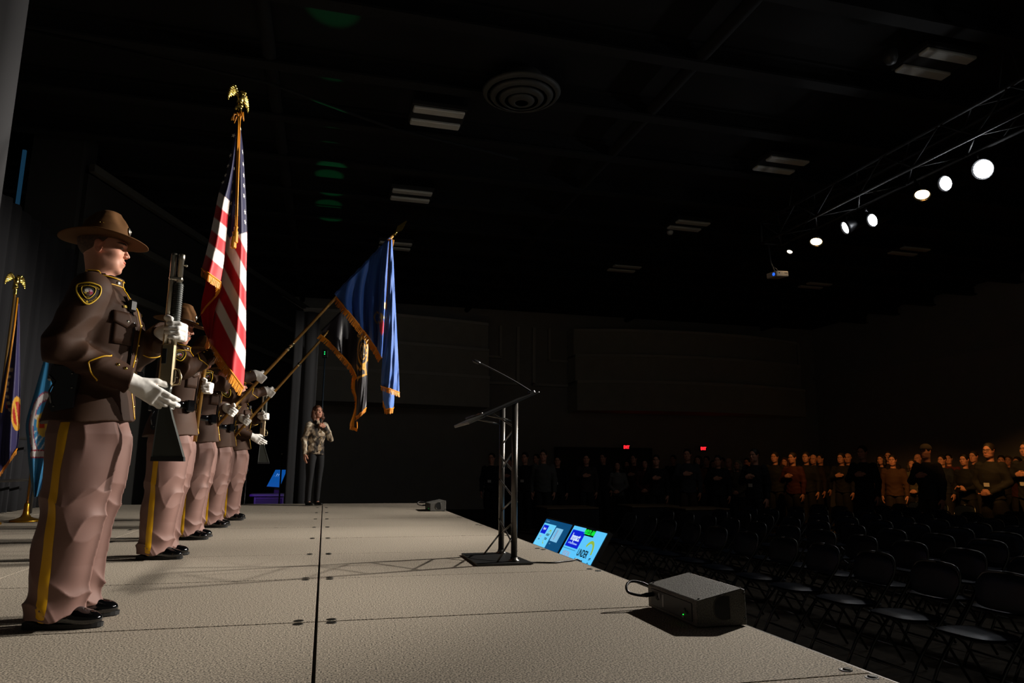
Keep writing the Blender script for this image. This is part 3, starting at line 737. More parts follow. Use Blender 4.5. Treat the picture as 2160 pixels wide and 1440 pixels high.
    T.disp(lambda P: (.004*vnoise(P, (8, 8, 6), seed) - .0035*np.exp(-((P[:, 2] - 1.075*k)/.03)**2) + .005*np.sin(P[:, 1]*34 + 2*vnoise(P, 6, 2))*np.clip((.98*k - P[:, 2])/.12, 0, 1)).astype(F32))
    T.both(lambda P: zb + .012*np.sin(P[:, 1]*9 + P[:, 0]*5).astype(F32) - P[:, 2], .004)
    J = Sdf(); f1 = lambda P: T(P); f1.bb = T.bounds(0); f2 = lambda P: A(P); f2.bb = A.bounds(0); J.add(f1); J.add(f2, .035*k)
    jk = sdf_obj('jacket', J, h, m_coat, root)
    lo = pose.get('lx', 0.)
    if share:
        for ch in list(share.children):
            nm = ch.name.split('.')[0]
            if nm in SHARED: copy_tree(ch, root)
            elif nm in ('hat', 'hair'): copy_tree(ch, root).matrix_basis = Mx
            elif nm == 'jacket':
                for c2 in list(ch.children):
                    if c2.name.split('.')[0] not in ARMBOUND: copy_tree(c2, jk)
    else:
        # ---------------- trousers
        L = Sdf(); lo = pose.get('lx', 0.)
        for y, dx in ((-.103, 0.), (.103, lo)):
            L.add(zloft([(.018*k, -.034*k + dx, y*k, .120*k, .090*k), (.12*k, -.034*k + dx, y*k, .112*k, .088*k), (.25*k, -.030*k + dx, y*k, .108*k, .088*k), (.47*k, -.016*k + dx*.7, y*k, .118*k, .094*k), (.66*k, -.006*k + dx*.4, y*k, .134*k, .104*k), (.80*k, -.004*k, y*.95*k, .150*k, .110*k), (.86*k, -.006*k, y*.8*k, .142*k, .11*k), (.90*k, -.006*k, y*.7*k, .120*k, .10*k)]), .02)
            L.disp(leg_crease(0, y*k))
        L.add(ell(sz(-.006, 0, .85), sz(.13, .16, .06)), .02); L.disp(trouser_folds(seed))
        L.both(lambda P: (.030*k + .22*np.maximum(P[:, 0] + .02, 0).astype(F32)) - P[:, 2], .002)
        tr = sdf_obj('trousers', L, h, m_trou, root, lo=sz(-.24, -.26, .0), hi=sz(.24, .26, .93))
        # invert: keep above the hem
        for y, dx in ((-.103, 0.), (.103, lo)):
            zs = np.linspace(.845*k, .035*k, 46); sgn = np.sign(y)
            O = np.stack([np.interp(zs, [0, .5*k, .9*k], [-.055*k + dx, -.058*k + dx*.7, -.045*k]), np.full(46, y*.9*k), zs], 1)
            ribbon('leg_stripe', L, cast(L, O, (0, sgn, 0), .25), .040*k, m_strp, tr, .001, .0025)
        # ---------------- belt, holster, buttons
        n = 60; O = np.stack([np.zeros(n), np.zeros(n), np.full(n, 1.070*k)], 1); an = np.linspace(0, 2*math.pi, n); D = np.stack([np.cos(an), np.sin(an), 0*an], 1)
        bl = ribbon('duty_belt', T, cast(T, O, D, .35), .055*k, m_leather, root, .001, .007)
        fp = cast(T, [sz(0, 0, 1.070)], [(1, 0, 0)], .35)[0]; g = G(); g.box(fp + np.array([.010, 0, 0]), (.008, .060, .048), b=.004); g.obj('buckle', m_brass, bl)
        if holster:
            hp = cast(T, [sz(-.03, 0, 1.02)], [(-.12, -1, 0)], .35)[0]
            hs = empty('holster', (0, 0, 0)); hs.parent = root; g = G()
            g.prism([hp + np.array(q) for q in ((-.055, -.012, .065), (.050, -.012, .050), (.046, -.012, -.03), (.040, -.012, -.115), (-.035, -.012, -.135), (-.052, -.012, -.115), (-.040, -.012, -.03), (-.060, -.012, .02))], (0, -.042, 0)); g.obj('holster_body', m_leather, hs)
            g = G(); g.prism([hp + np.array(q) for q in ((-.048, -.022, .06), (-.012, -.022, .055), (-.030, -.022, .145), (-.080, -.022, .135))], (0, -.024, 0)); g.obj('pistol_grip', m_blackm, hs)
            g = G(); g.tube([hp + np.array(q) for q in ((-.06, -.056, .02), (-.035, -.058, -.005), (-.052, -.058, -.05), (-.04, -.056, -.10))], .004, 6); g.obj('holster_edge', m_leather, hs, smooth=True)
            for q in ((.03, -.03), (-.03, -.11), (.025, .03)):
                g = G(); g.sphere(hp + np.array([q[0], -.055, q[1]]), .006, 8, 6); g.obj('snap', m_leather, hs, smooth=True)
            for ang, nm in ((-.85, 'belt_pouch'), (-2.2, 'belt_pouch'), (.75, 'belt_pouch')):
                q = cast(T, [sz(0, 0, 1.065)], [(math.cos(ang), math.sin(ang), 0)], .35)[0]; g = G(); g.box(q + np.array([math.cos(ang), math.sin(ang), 0])*.020, (.045, .06, .085), rotz(ang), .008); g.obj(nm, m_leather, bl)
        # front piping, collar piping, buttons
        zs = np.linspace(1.515*k, .872*k, 60); O = np.stack([0*zs, 0*zs, zs], 1); P = cast(T, O, (1, -.14, 0), .35); ribbon('front_piping', T, P, .0035, m_pipe, jk, .001, round_=True)
        n = 40; an = np.linspace(-.05, 2*math.pi - .30, n); O = np.stack([0*an, 0*an, 1.526*k - .010*np.cos(an)], 1); D = np.stack([np.cos(an), np.sin(an), 0*an], 1); ribbon('collar_piping', T, cast(T, O, D, .3), .0032, m_pipe, jk, .001, round_=True)
        O = np.tile(sz(0, 0, 1.485), (n, 1)); an = np.linspace(-1.3, 1.3, n); ribbon('collar_seam_piping', T, cast(T, O, np.stack([np.cos(an), np.sin(an), 0*an], 1), .3), .0026, m_pipe, jk, .001, round_=True)
        for z in (1.40, 1.31, 1.22, 1.14, 1.00, .93):
            p = cast(T, [sz(0, 0, z)], [(1, -.05, 0)], .35)[0]; g = G(); g.lathe([(.001, .006), (.007, .0045), (.0095, .001), (.0095, -.003)], 12, p, frame(grad(T, p[None])[0])); g.obj('button', m_brass, jk, smooth=True)
        p = cast(T, [sz(0, 0, 1.500)], [(1, -.62, 0)], .3)[0]; g = G(); g.lathe([(.001, .004), (.009, .0035), (.0115, .001), (.0115, -.003)], 14, p, frame(grad(T, p[None])[0])); g.obj('collar_disc', m_silver, jk, smooth=True)
        # chest pockets with flaps
        for sy in (-1, 1):
            O = []; 
            def quad(u0, u1, z0, z1, tip, nm, lift):
                pts = []; us = np.linspace(u0, u1, 9); vs = np.linspace(0, 1, 6); Gd = np.zeros((6, 9, 3))
                for i, v_ in enumerate(vs):
                    for j, u in enumerate(us):
                        zt = z0; zbm = z1 - tip*(1 - abs(2*j/8 - 1)); Gd[i, j] = (0, 0, (zt + (zbm - zt)*v_)*k)
                Dd = np.stack([np.tile(np.cos(us), (6, 1)), np.tile(np.sin(us), (6, 1)), np.zeros((6, 9))], -1)
                Pp = cast(T, Gd.reshape(-1, 3), Dd.reshape(-1, 3), .35); Nn = grad(T, Pp); Pp = (Pp + Nn*lift).reshape(6, 9, 3); Pp[0] -= Nn.reshape(6, 9, 3)[0]*(lift*.8)
                g = G(); g.grid(Pp); oo = g.obj(nm, m_coat, jk, smooth=True, fix=False); md = oo.modifiers.new('t', 'SOLIDIFY'); md.thickness = .004; md.offset = 1
            quad(sy*.42, sy*1.12, 1.345, 1.295, .022, 'pocket_flap', .006); quad(sy*.46, sy*1.08, 1.33, 1.20, .0, 'pocket', .0025)
            p = cast(T, [sz(0, 0, 1.302)], [(math.cos(.77), sy*math.sin(.77), 0)], .35)[0]; nn = grad(T, p[None])[0]; g = G(); g.lathe([(.001, .006), (.006, .0045), (.0085, .001), (.0085, -.003)], 12, p + nn*.008, frame(nn)); g.obj('pocket_button', m_silver, jk, smooth=True)
            if detail:
                p = cast(T, [sz(0, 0, 1.375)], [(math.cos(.72), sy*math.sin(.72), 0)], .35)[0]; nn = grad(T, p[None])[0]; g = G(); g.box(p + nn*.003, (.055, .012, .003), frame(nn, (0, 1, 0)) if True else None); g.obj('name_bar', m_brass, jk)
        # dark cord running down the chest to the belt
        zs = np.linspace(1.43*k, 1.08*k, 26); a0 = np.interp(zs, [1.08*k, 1.2*k, 1.43*k], [-.42, -.50, -.62]); O = np.stack([0*zs, 0*zs, zs], 1)
        ribbon('chest_cord', T, cast(T, O, np.stack([np.cos(a0), np.sin(a0), 0*a0], 1), .35) + .004*np.random.randn(26, 3)*0, .0062, m_leather, jk, .004, round_=True)
        p = cast(T, [sz(0, 0, 1.385)], [(math.cos(.6), -math.sin(.6), 0)], .35)[0]; g = G(); g.box(p + np.array([.012, -.006, 0]), (.028, .042, .055), rotz(-.6), .008); g.obj('shoulder_microphone', m_blackm, jk)
        # shoulder straps
        for sy in (-1, 1):
            ys = np.linspace(.085, .180, 12)*k*sy; O = np.stack([np.full(12, -.012*k), ys, np.full(12, 1.38*k)], 1); P = cast(J, O, (0, 0, 1), .3); ribbon('shoulder_strap', J, P, .048*k, m_coat, jk, .002, .008)
            for dx in (-.024, .024):
                Pq = P + np.array([dx*k, 0, 0]); Pq = cast(J, Pq - np.array([0, 0, .02]), (0, 0, 1), .2); ribbon('strap_piping', J, Pq, .0028, m_pipe, jk, .008, round_=True)
            ribbon('strap_piping', J, np.array([P[-1] + np.array([d_*k, 0, .0]) for d_ in np.linspace(-.024, .024, 6)]), .0028, m_pipe, jk, .008, round_=True)
    # cuff braid and buttons
    for ai, (sh, el, wr_) in enumerate(arms):
        ax = nrm(wr_ - el); Ln = np.linalg.norm(wr_ - el); out = np.array([0, -1., 0]) if ai == 0 else np.array([0, 1., 0]); out = nrm(out - ax*np.dot(out, ax)); up = np.cross(ax, out)
        an = np.linspace(-math.pi, math.pi, 50); tt = .62 - .22*np.clip(1 - np.abs(an)/1.15, 0, 1)**.8
        O = el + ax*(Ln*tt)[:, None]; D = np.cos(an)[:, None]*out + np.sin(an)[:, None]*up; ribbon('cuff_braid', A, cast(A, O, D, .12), .0034, m_pipe, jk, .001, round_=True)
        for t_ in (.86, .75):
            a_ = -.75; d_ = math.cos(a_)*out + math.sin(a_)*up; p = cast(A, [el + ax*Ln*t_], [d_], .12)[0]; g = G(); g.lathe([(.001, .006), (.006, .0045), (.0085, .001), (.0085, -.003)], 10, p, frame(grad(A, p[None])[0])); g.obj('cuff_button', m_brass, jk, smooth=True)
    # shoulder patches (shield, gold rim, seal, lettering)
    for ai, (sh, el, wr_) in enumerate(arms):
        sy = -1 if ai == 0 else 1; ax = nrm(el - sh); ctr = sh + ax*.052*k + np.array([.012, 0, .0]); outd = nrm(np.array([.22, sy*1., .22])); X = nrm(np.cross(-ax, outd)) if sy < 0 else nrm(np.cross(-ax, outd)); Y = nrm(-ax*.35 + np.array([.06, 0, .65])); X = nrm(X - Y*np.dot(X, Y))
        if np.dot(X, (1, 0, 0)) < 0 and sy < 0: X = -X
        if sy > 0 and np.dot(X, (-1, 0, 0)) < 0: X = -X
        if sy < 0: X, Y = nrm(X*math.cos(.16) + Y*math.sin(.16)), nrm(Y*math.cos(.16) - X*math.sin(.16))
        gn = 23; gs = np.linspace(-.075, .075, gn); gu, gv = np.meshgrid(gs, gs, indexing='ij'); gp = cast(J, (ctr + gu.reshape(-1, 1)*X + gv.reshape(-1, 1)*Y), outd, .20); gN = grad(J, gp)
        gp = gp.reshape(gn, gn, 3); gN = gN.reshape(gn, gn, 3)
        def onto(uv, lift, gp=gp, gN=gN):
            uv = np.atleast_2d(uv); a_ = np.clip((uv[:, :2] + .075)/.15*(gn-1), 0, gn - 1.001); i_ = a_.astype(int); f_ = (a_ - i_)
            def bl(A_): return (A_[i_[:, 0], i_[:, 1]]*((1-f_[:, 0])*(1-f_[:, 1]))[:, None] + A_[i_[:, 0]+1, i_[:, 1]]*(f_[:, 0]*(1-f_[:, 1]))[:, None] + A_[i_[:, 0], i_[:, 1]+1]*((1-f_[:, 0])*f_[:, 1])[:, None] + A_[i_[:, 0]+1, i_[:, 1]+1]*(f_[:, 0]*f_[:, 1])[:, None])
            return bl(gp) + bl(gN)*lift
        PW_, PH_ = .090*k, .100*k; sp = shield_pts(36, PW_, PH_)
        pt = G(); rings = [onto(sp*q, .0035) for q in (1, .8, .6, .4, .2, .03)]; V = np.concatenate(rings); F = [(i*36+j, i*36+(j+1) % 36, (i+1)*36+(j+1) % 36, (i+1)*36+j) for i in range(5) for j in range(36)]; pt.add(V, F); pt_o = pt.obj('shoulder_patch', m_patchf, root, smooth=True, fix=False)
        if ai == 1 and not detail: continue
        g = G(); g.tube(onto(sp*.97, .0045), .0034*k, 6, closed=True); g.obj('patch_border', m_patchg, pt_o, smooth=True)
        sp2 = shield_pts(28, PW_*.56, PH_*.60) + np.array([0, .004]); g = G(); g.tube(onto(sp2, .0045), .0016*k, 5, closed=True); g.obj('inner_border', m_patchg, pt_o, smooth=True)
        # round seal of mottled colours: pale bird head on red and violet
        for (cx_, cy_, r_, colr, nm) in ((0, .006, .021, '#8d8f94', 'seal'), (.006, .004, .014, '#a8324a', 'seal_red'), (-.006, .010, .009, '#e6dfd0', 'seal_white'), (-.002, -.006, .010, '#5a3a22', 'seal_brown'), (.010, .012, .006, '#d8a8c0', 'seal_pink'), (-.010, -.002, .005, '#e0c24a', 'seal_yellow')):
            a_ = np.linspace(0, 2*math.pi, 17)[:-1]; ring = np.stack([cx_ + r_*np.cos(a_), cy_ + r_*.95*np.sin(a_)], 1)*.86*k; lf = .0042 + .0003*(list(('seal', 'seal_red', 'seal_white', 'seal_brown', 'seal_pink', 'seal_yellow')).index(nm)); Rg = [onto(ring*1, lf), onto((ring - np.array([cx_, cy_])*.86*k)*.05 + np.array([cx_, cy_])*.86*k, lf)]
            g = G(); g.add(np.concatenate(Rg), [(j, (j+1) % 16, 16 + (j+1) % 16, 16 + j) for j in range(16)]); g.obj(nm, mat('patch_' + nm, colr, .7), pt_o, smooth=True, fix=False)
        if detail:
            def arc(txt, r, a0, a1, size, cy=0., flip=False):
                for i, ch in enumerate(txt):
                    if ch == ' ': continue
                    a_ = a0 + (a1 - a0)*(i/(len(txt)-1)); o2 = np.array([r*math.cos(a_), r*math.sin(a_) + cy]); tx = np.array([math.sin(a_), -math.cos(a_)])*(-1 if flip else 1); ty = np.array([-tx[1], tx[0]])
                    t_ = text_mesh('patch_letter', ch, size, m_patchg, pt_o, (0, 0, 0), (1, 0, 0), (0, 1, 0), bold=.0002)
                    co = np.empty(len(t_.data.vertices)*3); t_.data.vertices.foreach_get('co', co); co = co.reshape(-1, 3)
                    w_ = onto(o2 + co[:, :1]*tx + co[:, 1:2]*ty, .0046); t_.data.vertices.foreach_set('co', w_.ravel())
            arc('NORTH DAKOTA', .078*k, math.radians(117), math.radians(63), .0105*k, cy=-.043*k)
            arc('HIGHWAY', .0330*k, math.radians(186), math.radians(252), .0090*k, cy=-.003*k, flip=True); arc('PATROL', .0330*k, math.radians(288), math.radians(350), .0090*k, cy=-.003*k, flip=True)
            t_ = text_mesh('patch_letter', '1935', .0085*k, m_patchg, pt_o, (0, -.0200*k, 0), (1, 0, 0), (0, 1, 0)); co = np.empty(len(t_.data.vertices)*3); t_.data.vertices.foreach_get('co', co); co = co.reshape(-1, 3); t_.data.vertices.foreach_set('co', onto(co[:, :2], .0046).ravel())
            st = np.array([[(.0068 if i % 2 == 0 else .003)*math.sin(math.pi*i/5), -.0395 + (.0068 if i % 2 == 0 else .003)*math.cos(math.pi*i/5)] for i in range(10)])*k
            g = G(); g.add(onto(st, .0046), [tuple(range(10))]); g.obj('patch_star', m_patchg, pt_o, fix=False)
    # ---------------- shoes, gloves, hat
    for y, dx in ((-.103, 0.), (.103, lo)) if not share else (): shoe_obj('shoe', root, (-.005 + dx)*k, y*k, math.copysign(.12, y) if True else 0, .006 if detail else .009)
    for hd in ('rh', 'lh'):
        W = Sdf()
        for f_, kk in hand_caps(*pose[hd][0], **pose[hd][1], fat=.0012): W.add(f_, kk)
        wr_ = np.asarray(pose[hd][0][0]); el = np.asarray(pose['re' if hd == 'rh' else 'le']); W.add(cap(wr_, wr_ + nrm(el - wr_)*.09, .034*k, .046*k), .02)
        W.disp(lambda P: (.0012*vnoise(P, 60, 3)).astype(F32))
        sdf_obj('glove', W, .0042 if detail else .006, m_glove, root)
    if not share: hat_obj(root, hc + HR @ (np.array([-.002, 0, .047])*k), HR @ roty(pose.get('hatp', .04)), .985*k, .0045 if detail else .007)
    return root
# first guard with the shotgun
m_gun = mat('nickel_steel', '#cfc8b8', .28, 1.)
m_gunr = mat('receiver_alloy', '#b9a888', .35, 1.)
m_poly = mat('black_polymer', '#353934', .55, bump=(200, .2, .0006))
def shotgun(loc, tilt, label, s=1.):
    """muzzle up, top of the gun towards -X; origin at the butt. local z along the barrel"""
    root = empty('shotgun', loc, 0, label, 'shotgun', 'shotguns held upright'); root.rotation_euler = (tilt[0], tilt[1], tilt[2] if len(tilt) > 2 else 0); root.scale = (s, s, s)
    # stock: profile in XZ extruded along Y
    P = [(-.020, .02), (-.012, .20), (-.006, .28), (-.012, .345), (.012, .355), (.034, .345), (.026, .29), (.034, .255), (.050, .20), (.112, .02)]
    S = Sdf(); 
    st = G(); n = len(P); secs = []
    for y, q in ((-.019, .90), (-.023, 1.), (.023, 1.), (.019, .90)):
        cx_ = np.mean([p[0] for p in P]); secs.append([(cx_ + (p[0] - cx_)*q, y, p[1] + 0*(1-q)) for p in P])
    V = [p for s_ in secs for p in s_]; F = [(i*n+j, i*n+(j+1) % n, (i+1)*n+(j+1) % n, (i+1)*n+j) for i in range(3) for j in range(n)] + [tuple(range(n))[::-1], tuple(3*n+j for j in range(n))]
    st.add(V, F); so = st.obj('stock', m_poly, root); md = so.modifiers.new('b', 'BEVEL'); md.width = .006; md.segments = 2
    g = G(); g.prism([(-.022, -.023, .0), (.115, -.023, .0), (.113, -.023, .020), (-.021, -.023, .020)], (0, .046, 0)); o = g.obj('butt_pad', mat('rubber_pad', '#151515', .8), so)
    g = G(); g.box((.008, 0, .435), (.062, .038, .20), b=.008); g.prism([(.036, -.012, .35), (.045, -.012, .36), (.045, -.012, .41), (.036, -.012, .42)], (0, .024, 0)); rc = g.obj('receiver', m_gunr, root)
    g = G(); g.box((-.006, -.0195, .475), (.020, .003, .070), b=.001); g.obj('ejection_port', m_blackm, rc)
    g = G(); g.tube([(.038, 0, .345), (.066, 0, .350), (.070, 0, .385), (.058, 0, .415), (.038, 0, .420)], .0045, 6); g.obj('trigger_guard', m_gunr, rc, smooth=True)
    g = G(); g.tube([(.040, 0, .385), (.056, 0, .380)], .003, 5); g.obj('trigger', m_gun, rc, smooth=True)
    g = G(); g.lathe([(.0085, .53), (.0135, .53), (.0130, .955), (.0120, .968), (.0095, .968), (.0090, .94)], 18, (-.008, 0, 0)); g.obj('barrel', m_gun, root, smooth=True)
    g = G(); g.lathe([(.0125, .53), (.0125, .935), (.0150, .938), (.0150, .962), (.0125, .966), (.006, .968)], 18, (.026, 0, 0)); g.obj('magazine_tube', m_gun, root, smooth=True)
    g = G(); pr = [(.0130, .575)]
    for i in range(24): z = .58 + i*.0100; pr += [(.0215, z), (.0215, z + .005), (.0190, z + .0062), (.0190, z + .009)]
    pr += [(.0205, .822), (.0130, .826)]; g.lathe(pr, 18, (.024, 0, 0)); g.obj('fore_end', m_poly, root, smooth=False)
    g = G(); g.box((.010, 0, .845), (.060, .030, .016), b=.004); g.obj('barrel_clamp', m_gun, root)
    g = G(); g.sphere((.050, 0, .912), .006, 8, 6); g.tube([(.036, 0, .912), (.050, 0, .912)], .003, 6); g.obj('sling_stud', m_gun, root, smooth=True)
    return root
# ---- guard 1
O1 = np.array([-1.03, 3.58, ST + .003])
gun_b = np.array([.300, -.075, .685])                        # butt (local to guard)
gtilt = .0
def gpt(x, z): return gun_b + np.array([x*math.cos(gtilt) + z*math.sin(gtilt), 0, -x*math.sin(gtilt) + z*math.cos(gtilt)])
gax = nrm(gpt(0, 1) - gpt(0, 0))
q_l = gpt(.020, .60); q_r = gpt(.008, .335)
pose1 = dict(re=(-.085, -.255, 1.150), rw=(.180, -.155, 1.040), le=(.060, .265, 1.165), lw=(q_l + np.array([-.055, .060, -.012])),
             hyaw=.10, hpit=.0, hatp=-.01)
pose1['rh'] = ((np.array([.205, -.125, 1.020]), np.array([.84, .10, -.54]), np.array([.05, 1., .12]), np.array([.5, 0, .8])), dict(curl=.46, s=1.10, spread=.0))
pose1['lh'] = ((q_l + np.array([-.042, .044, -.006]), np.array([1., -.25, 0]), np.array([-.15, -1., 0]), gax), dict(grip=(q_l, .0215), s=1.08))
guard1 = soldier('person', tuple(O1), 'uniformed man in brown jacket and campaign hat holding a shotgun, nearest of the row', pose1, 1.77, .0055, .0030, face='#d49a82', stub=('#8a6a5a', .2, False), seed=1)
gun1 = shotgun(tuple(O1 + gun_b), (0, gtilt), 'shotgun with silver barrels held upright by the nearest guard')
# ---- guard 2: the national flag
def rod_hand(Q, d, side, back=.050, r=.016, s=1.05):
    """fist on a leaning pole; d pole direction upwards in the XZ plane"""
    d = nrm(d); f_ = np.array([d[2], 0, -d[0]]); n_ = np.array([0, 1. if side == 'r' else -1., 0]); wr_ = np.asarray(Q) - f_*back - n_*(r + .021)
    return wr_, ((wr_, f_, n_, d), dict(grip=(np.asarray(Q, float), r), s=s))
O2 = np.array([-1.12, 5.82, ST + .003]); d2 = nrm((.126, 0, 2.65)); pb2 = np.array([.185, -.02, .83])
Qa = np.array([.315, -.10, 1.44]); Qb = pb2 + d2*.385
pose2 = dict(hyaw=-.05, hpit=.16, hatp=.05, hoff=(.01, 0, -.006))
w_, pose2['rh'] = rod_hand(Qa, (0, 0, 1), 'r'); pose2['rw'] = w_ + np.array([-.02, 0, 0]); pose2['re'] = (.10, -.275, 1.315)
w_, pose2['lh'] = rod_hand(Qb, d2, 'l'); pose2['lw'] = w_ + np.array([-.015, .012, 0]); pose2['le'] = (.02, .27, 1.15)
guard2 = soldier('person', tuple(O2), 'uniformed man with moustache and campaign hat carrying the striped national flag', pose2, 1.82, .007, .0042, share=guard1, face='#c08a74', stub=('#4a3428', .35, True), seed=2, detail=False)
# ---- guards 3 and 4: poles thrust forward
O3 = np.array([-1.15, 7.20, ST + .003]); d3 = nrm((.983, 0, 1.29)); pb3 = np.array([.160, -.03, 1.02])
Qa = pb3 + d3*.565; Qb = pb3 + d3*.165
pose3 = dict(hyaw=-.05, hpit=.06, hatp=.05)
w_, pose3['rh'] = rod_hand(Qa, d3, 'r'); pose3['rw'] = w_ + np.array([-.02, -.005, -.005]); pose3['re'] = (.200, -.235, 1.375)
w_, pose3['lh'] = rod_hand(Qb, d3, 'l'); pose3['lw'] = w_ + np.array([-.015, .012, 0]); pose3['le'] = (.00, .27, 1.15)
guard3 = soldier('person', tuple(O3), 'uniformed man half hidden behind the striped flag, leaning out the blue flag', pose3, 1.80, .007, .0045, share=guard1, face='#b9745e', seed=3, detail=False)
guard4 = copy_tree(guard3); guard4.location = (-1.14, 8.46, ST + .003); guard4.scale = (1.0,)*3
guard4['label'] = 'uniformed person holding the black flag pole, fourth in the row of guards'
guard5 = copy_tree(guard1); guard5.location = (-1.08, 9.47, ST + .003); guard5.scale = (.99,)*3
guard5['label'] = 'uniformed guard at the far end of the row, mostly hidden, with a shotgun'
gun5 = copy_tree(gun1); gun5.location = np.array([-1.08, 9.47, ST + .003]) + gun_b*.99; gun5['label'] = 'smaller-looking shotgun held by the farthest guard'
# ================================================================== FLAGS
def at(px, py, Y):
    """the point of the upright plane y = Y that stands at photo position (px, py)"""
    d = _ray((px - 1080)/_f, -(py - 720)/_f); t = Y/d.y; return np.array([d.x*t, Y, CZ + d.z*t])
m_gold = mat('gold_fringe', '#e08a0c', .6, bump=(200, .4, .002))
m_cord = mat('gold_cord', '#d98c10', .55)
m_pole = mat('brass_pole', '#b0884a', .35, .75)
m_ferr = mat('pole_ferrule', '#d8c89a', .25, 1.)
def cloth_mat(name, rough=.55): return mat(name, '#ffffff', rough, attr='Col', spec=.3, sheen=.15, bump=(420, .12, .0008))
def draped(name, left, right, Yf, color, m, parent, nu=26, nv=90, thick=.002):
    """cloth between two edge lines given as photo points; Yf(s, t) gives each point its own depth, so the folds are real"""
    Lp = catmull(left, nv); Rp = catmull(right, nv); P = np.zeros((nv, nu, 3)); C = np.zeros((nv, nu, 3))
    for i in range(nv):
        for j in range(nu):
            s = j/(nu-1); t = i/(nv-1); q = Lp[i]*(1-s) + Rp[i]*s; P[i, j] = at(q[0], q[1], Yf(s, t)); C[i, j] = color(q[0], q[1], s, t)
    g = G(); g.grid(P); o = g.obj(name, m, parent, smooth=True, fix=False); set_color(o.data, C.reshape(-1, 3))
    md = o.modifiers.new('thickness', 'SOLIDIFY'); md.thickness = thick; md.offset = 0
    return o, P
def fringe(parent, pts, ln, out=(0, 0, -1), n=None, name='fringe', seed=0, m=None):
    """braid heading with hanging strands"""
    rnd = random.Random(seed); P = catmull(pts, 80); L = np.linalg.norm(np.diff(P, axis=0), axis=1).sum(); n = n or max(10, int(L/.006)); Q = catmull(pts, n)
    g = G(); out = nrm(out)
    for i in range(n):
        p = Q[i]; t = nrm(Q[min(i+1, n-1)] - Q[max(i-1, 0)]); l_ = ln*(.9 + .2*rnd.random()); w = .0042; a = p - t*w; b = p + t*w; sw = t*rnd.uniform(-.012, .012) + np.array([0, rnd.uniform(-.006, .006), 0])
        c = p + out*l_ + sw; off = np.array([0, .003*(1 if i % 2 else -1), 0])
        g.add([a + off, b + off, c + t*w*.7 + off, c - t*w*.7 + off], [(0, 1, 2, 3)])
    g.tube(P, .007, 6)
    return g.obj(name, m or m_gold, parent, fix=False)
def star_on(parent, c, r, rot, N, m):
    X = nrm(np.cross((0, 0, 1), N)); Y = nrm(np.cross(N, X)); V = []
    for i in range(10): a = rot + math.pi*i/5; q = r if i % 2 == 0 else r*.40; V.append(c + N*.004 + q*(math.sin(a)*X + math.cos(a)*Y))
    V.append(c + N*.006); return mesh_obj('star', V, [(i, (i+1) % 10, 10) for i in range(10)], m, parent, fix=False)
def pole_parts(root, a, b, r=.0135, joint=None):
    a = np.asarray(a); b = np.asarray(b); g = G(); g.tube([a, b], r, 12); p = g.obj('pole', m_pole, root, smooth=True)
    for t in (joint or []): q = a + (b - a)*t; d = nrm(b - a); g = G(); g.tube([q - d*.022, q - d*.018, q + d*.018, q + d*.022], [r*1.05, r*1.25, r*1.25, r*1.05], 12); g.obj('ferrule', m_ferr, p, smooth=True)
    return p
def eagle(root, c, s=1., yaw=0.):
    """perched eagle finial with raised wings on a ball"""
    S = Sdf(); c = np.asarray(c, float); R = rotz(yaw); w = lambda p: c + R @ (np.asarray(p, float)*s)
    S.add(ell(w((0, 0, .0)), np.array([.022, .022, .020])*s)); S.add(ell(w((.0, 0, .055)), np.array([.022, .024, .042])*s, R), .01)
    S.add(ell(w((.012, 0, .100)), np.array([.016, .014, .018])*s, R), .012); S.add(cap(w((.024, 0, .100)), w((.038, 0, .090)), .006*s, .002*s), .004)
    S.add(cap(w((-.012, 0, .035)), w((-.030, 0, -.010)), .016*s, .010*s), .008); S.add(cap(w((0, 0, -.015)), w((0, 0, -.065)), .014*s, .017*s), .008)
    for y in (-1, 1):
        S.add(cap(w((-.006, y*.018, .075)), w((-.012, y*.050, .118)), .014*s, .010*s), .012); S.add(ell(w((-.014, y*.066, .078)), np.array([.008, .021, .052])*s, R @ rotx(y*.28)), .010)
        S.add(ell(w((-.014, y*.086, .052)), np.array([.006, .012, .050])*s, R @ rotx(y*.16)), .006); S.add(ell(w((-.012, y*.046, .085)), np.array([.008, .018, .040])*s, R @ rotx(y*.3)), .008)
        S.add(cap(w((.004, y*.012, .02)), w((.008, y*.014, .0)), .007*s), .004)
    S.disp(lambda P: (.0022*s*np.sin(P[:, 2]*420/s)*(np.abs((P - c.astype(F32)) @ R[:, 1].astype(F32)) > .03*s)).astype(F32))
    return sdf_obj('eagle_finial', S, .0045*s, m_brass, root)
RED, WHT, NAVY = np.array(lin('#b5121f')), np.array(lin('#e6dcd4')), np.array(lin('#13143c'))
# ---- national flag
fl = empty('flag', tuple(O2 + pb2*1.028), 0, 'striped red and white flag with starred blue corner on an eagle-topped pole', 'flag', 'flags carried by the guards')
fl.location = (0, 0, 0)
pt = at(505, 236, 5.80); pbm = at(411, 931, 5.80); pole_parts(fl, pbm, pt, .0145, (.42,))
eg = eagle(fl, at(506, 224, 5.80), 1.25, -.6)
c4 = lambda x, y: (380 + x/2.182, 180 + y/2.182)
m_fl = cloth_mat('flag_cloth')
def stripe(v):
    k_ = math.floor(min(max(v, 0), 12.99)); f_ = v - k_; w_ = .05; a_ = 1. if k_ % 2 else 0.
    if f_ < w_ and k_ > 0: a_ = a_ + ((1 - a_) - a_)*(.5 - .5*f_/w_)
    elif f_ > 1 - w_ and k_ < 12: a_ = a_ + ((1 - a_) - a_)*(.5 - .5*(1 - f_)/w_)
    return RED*(1 - a_) + WHT*a_
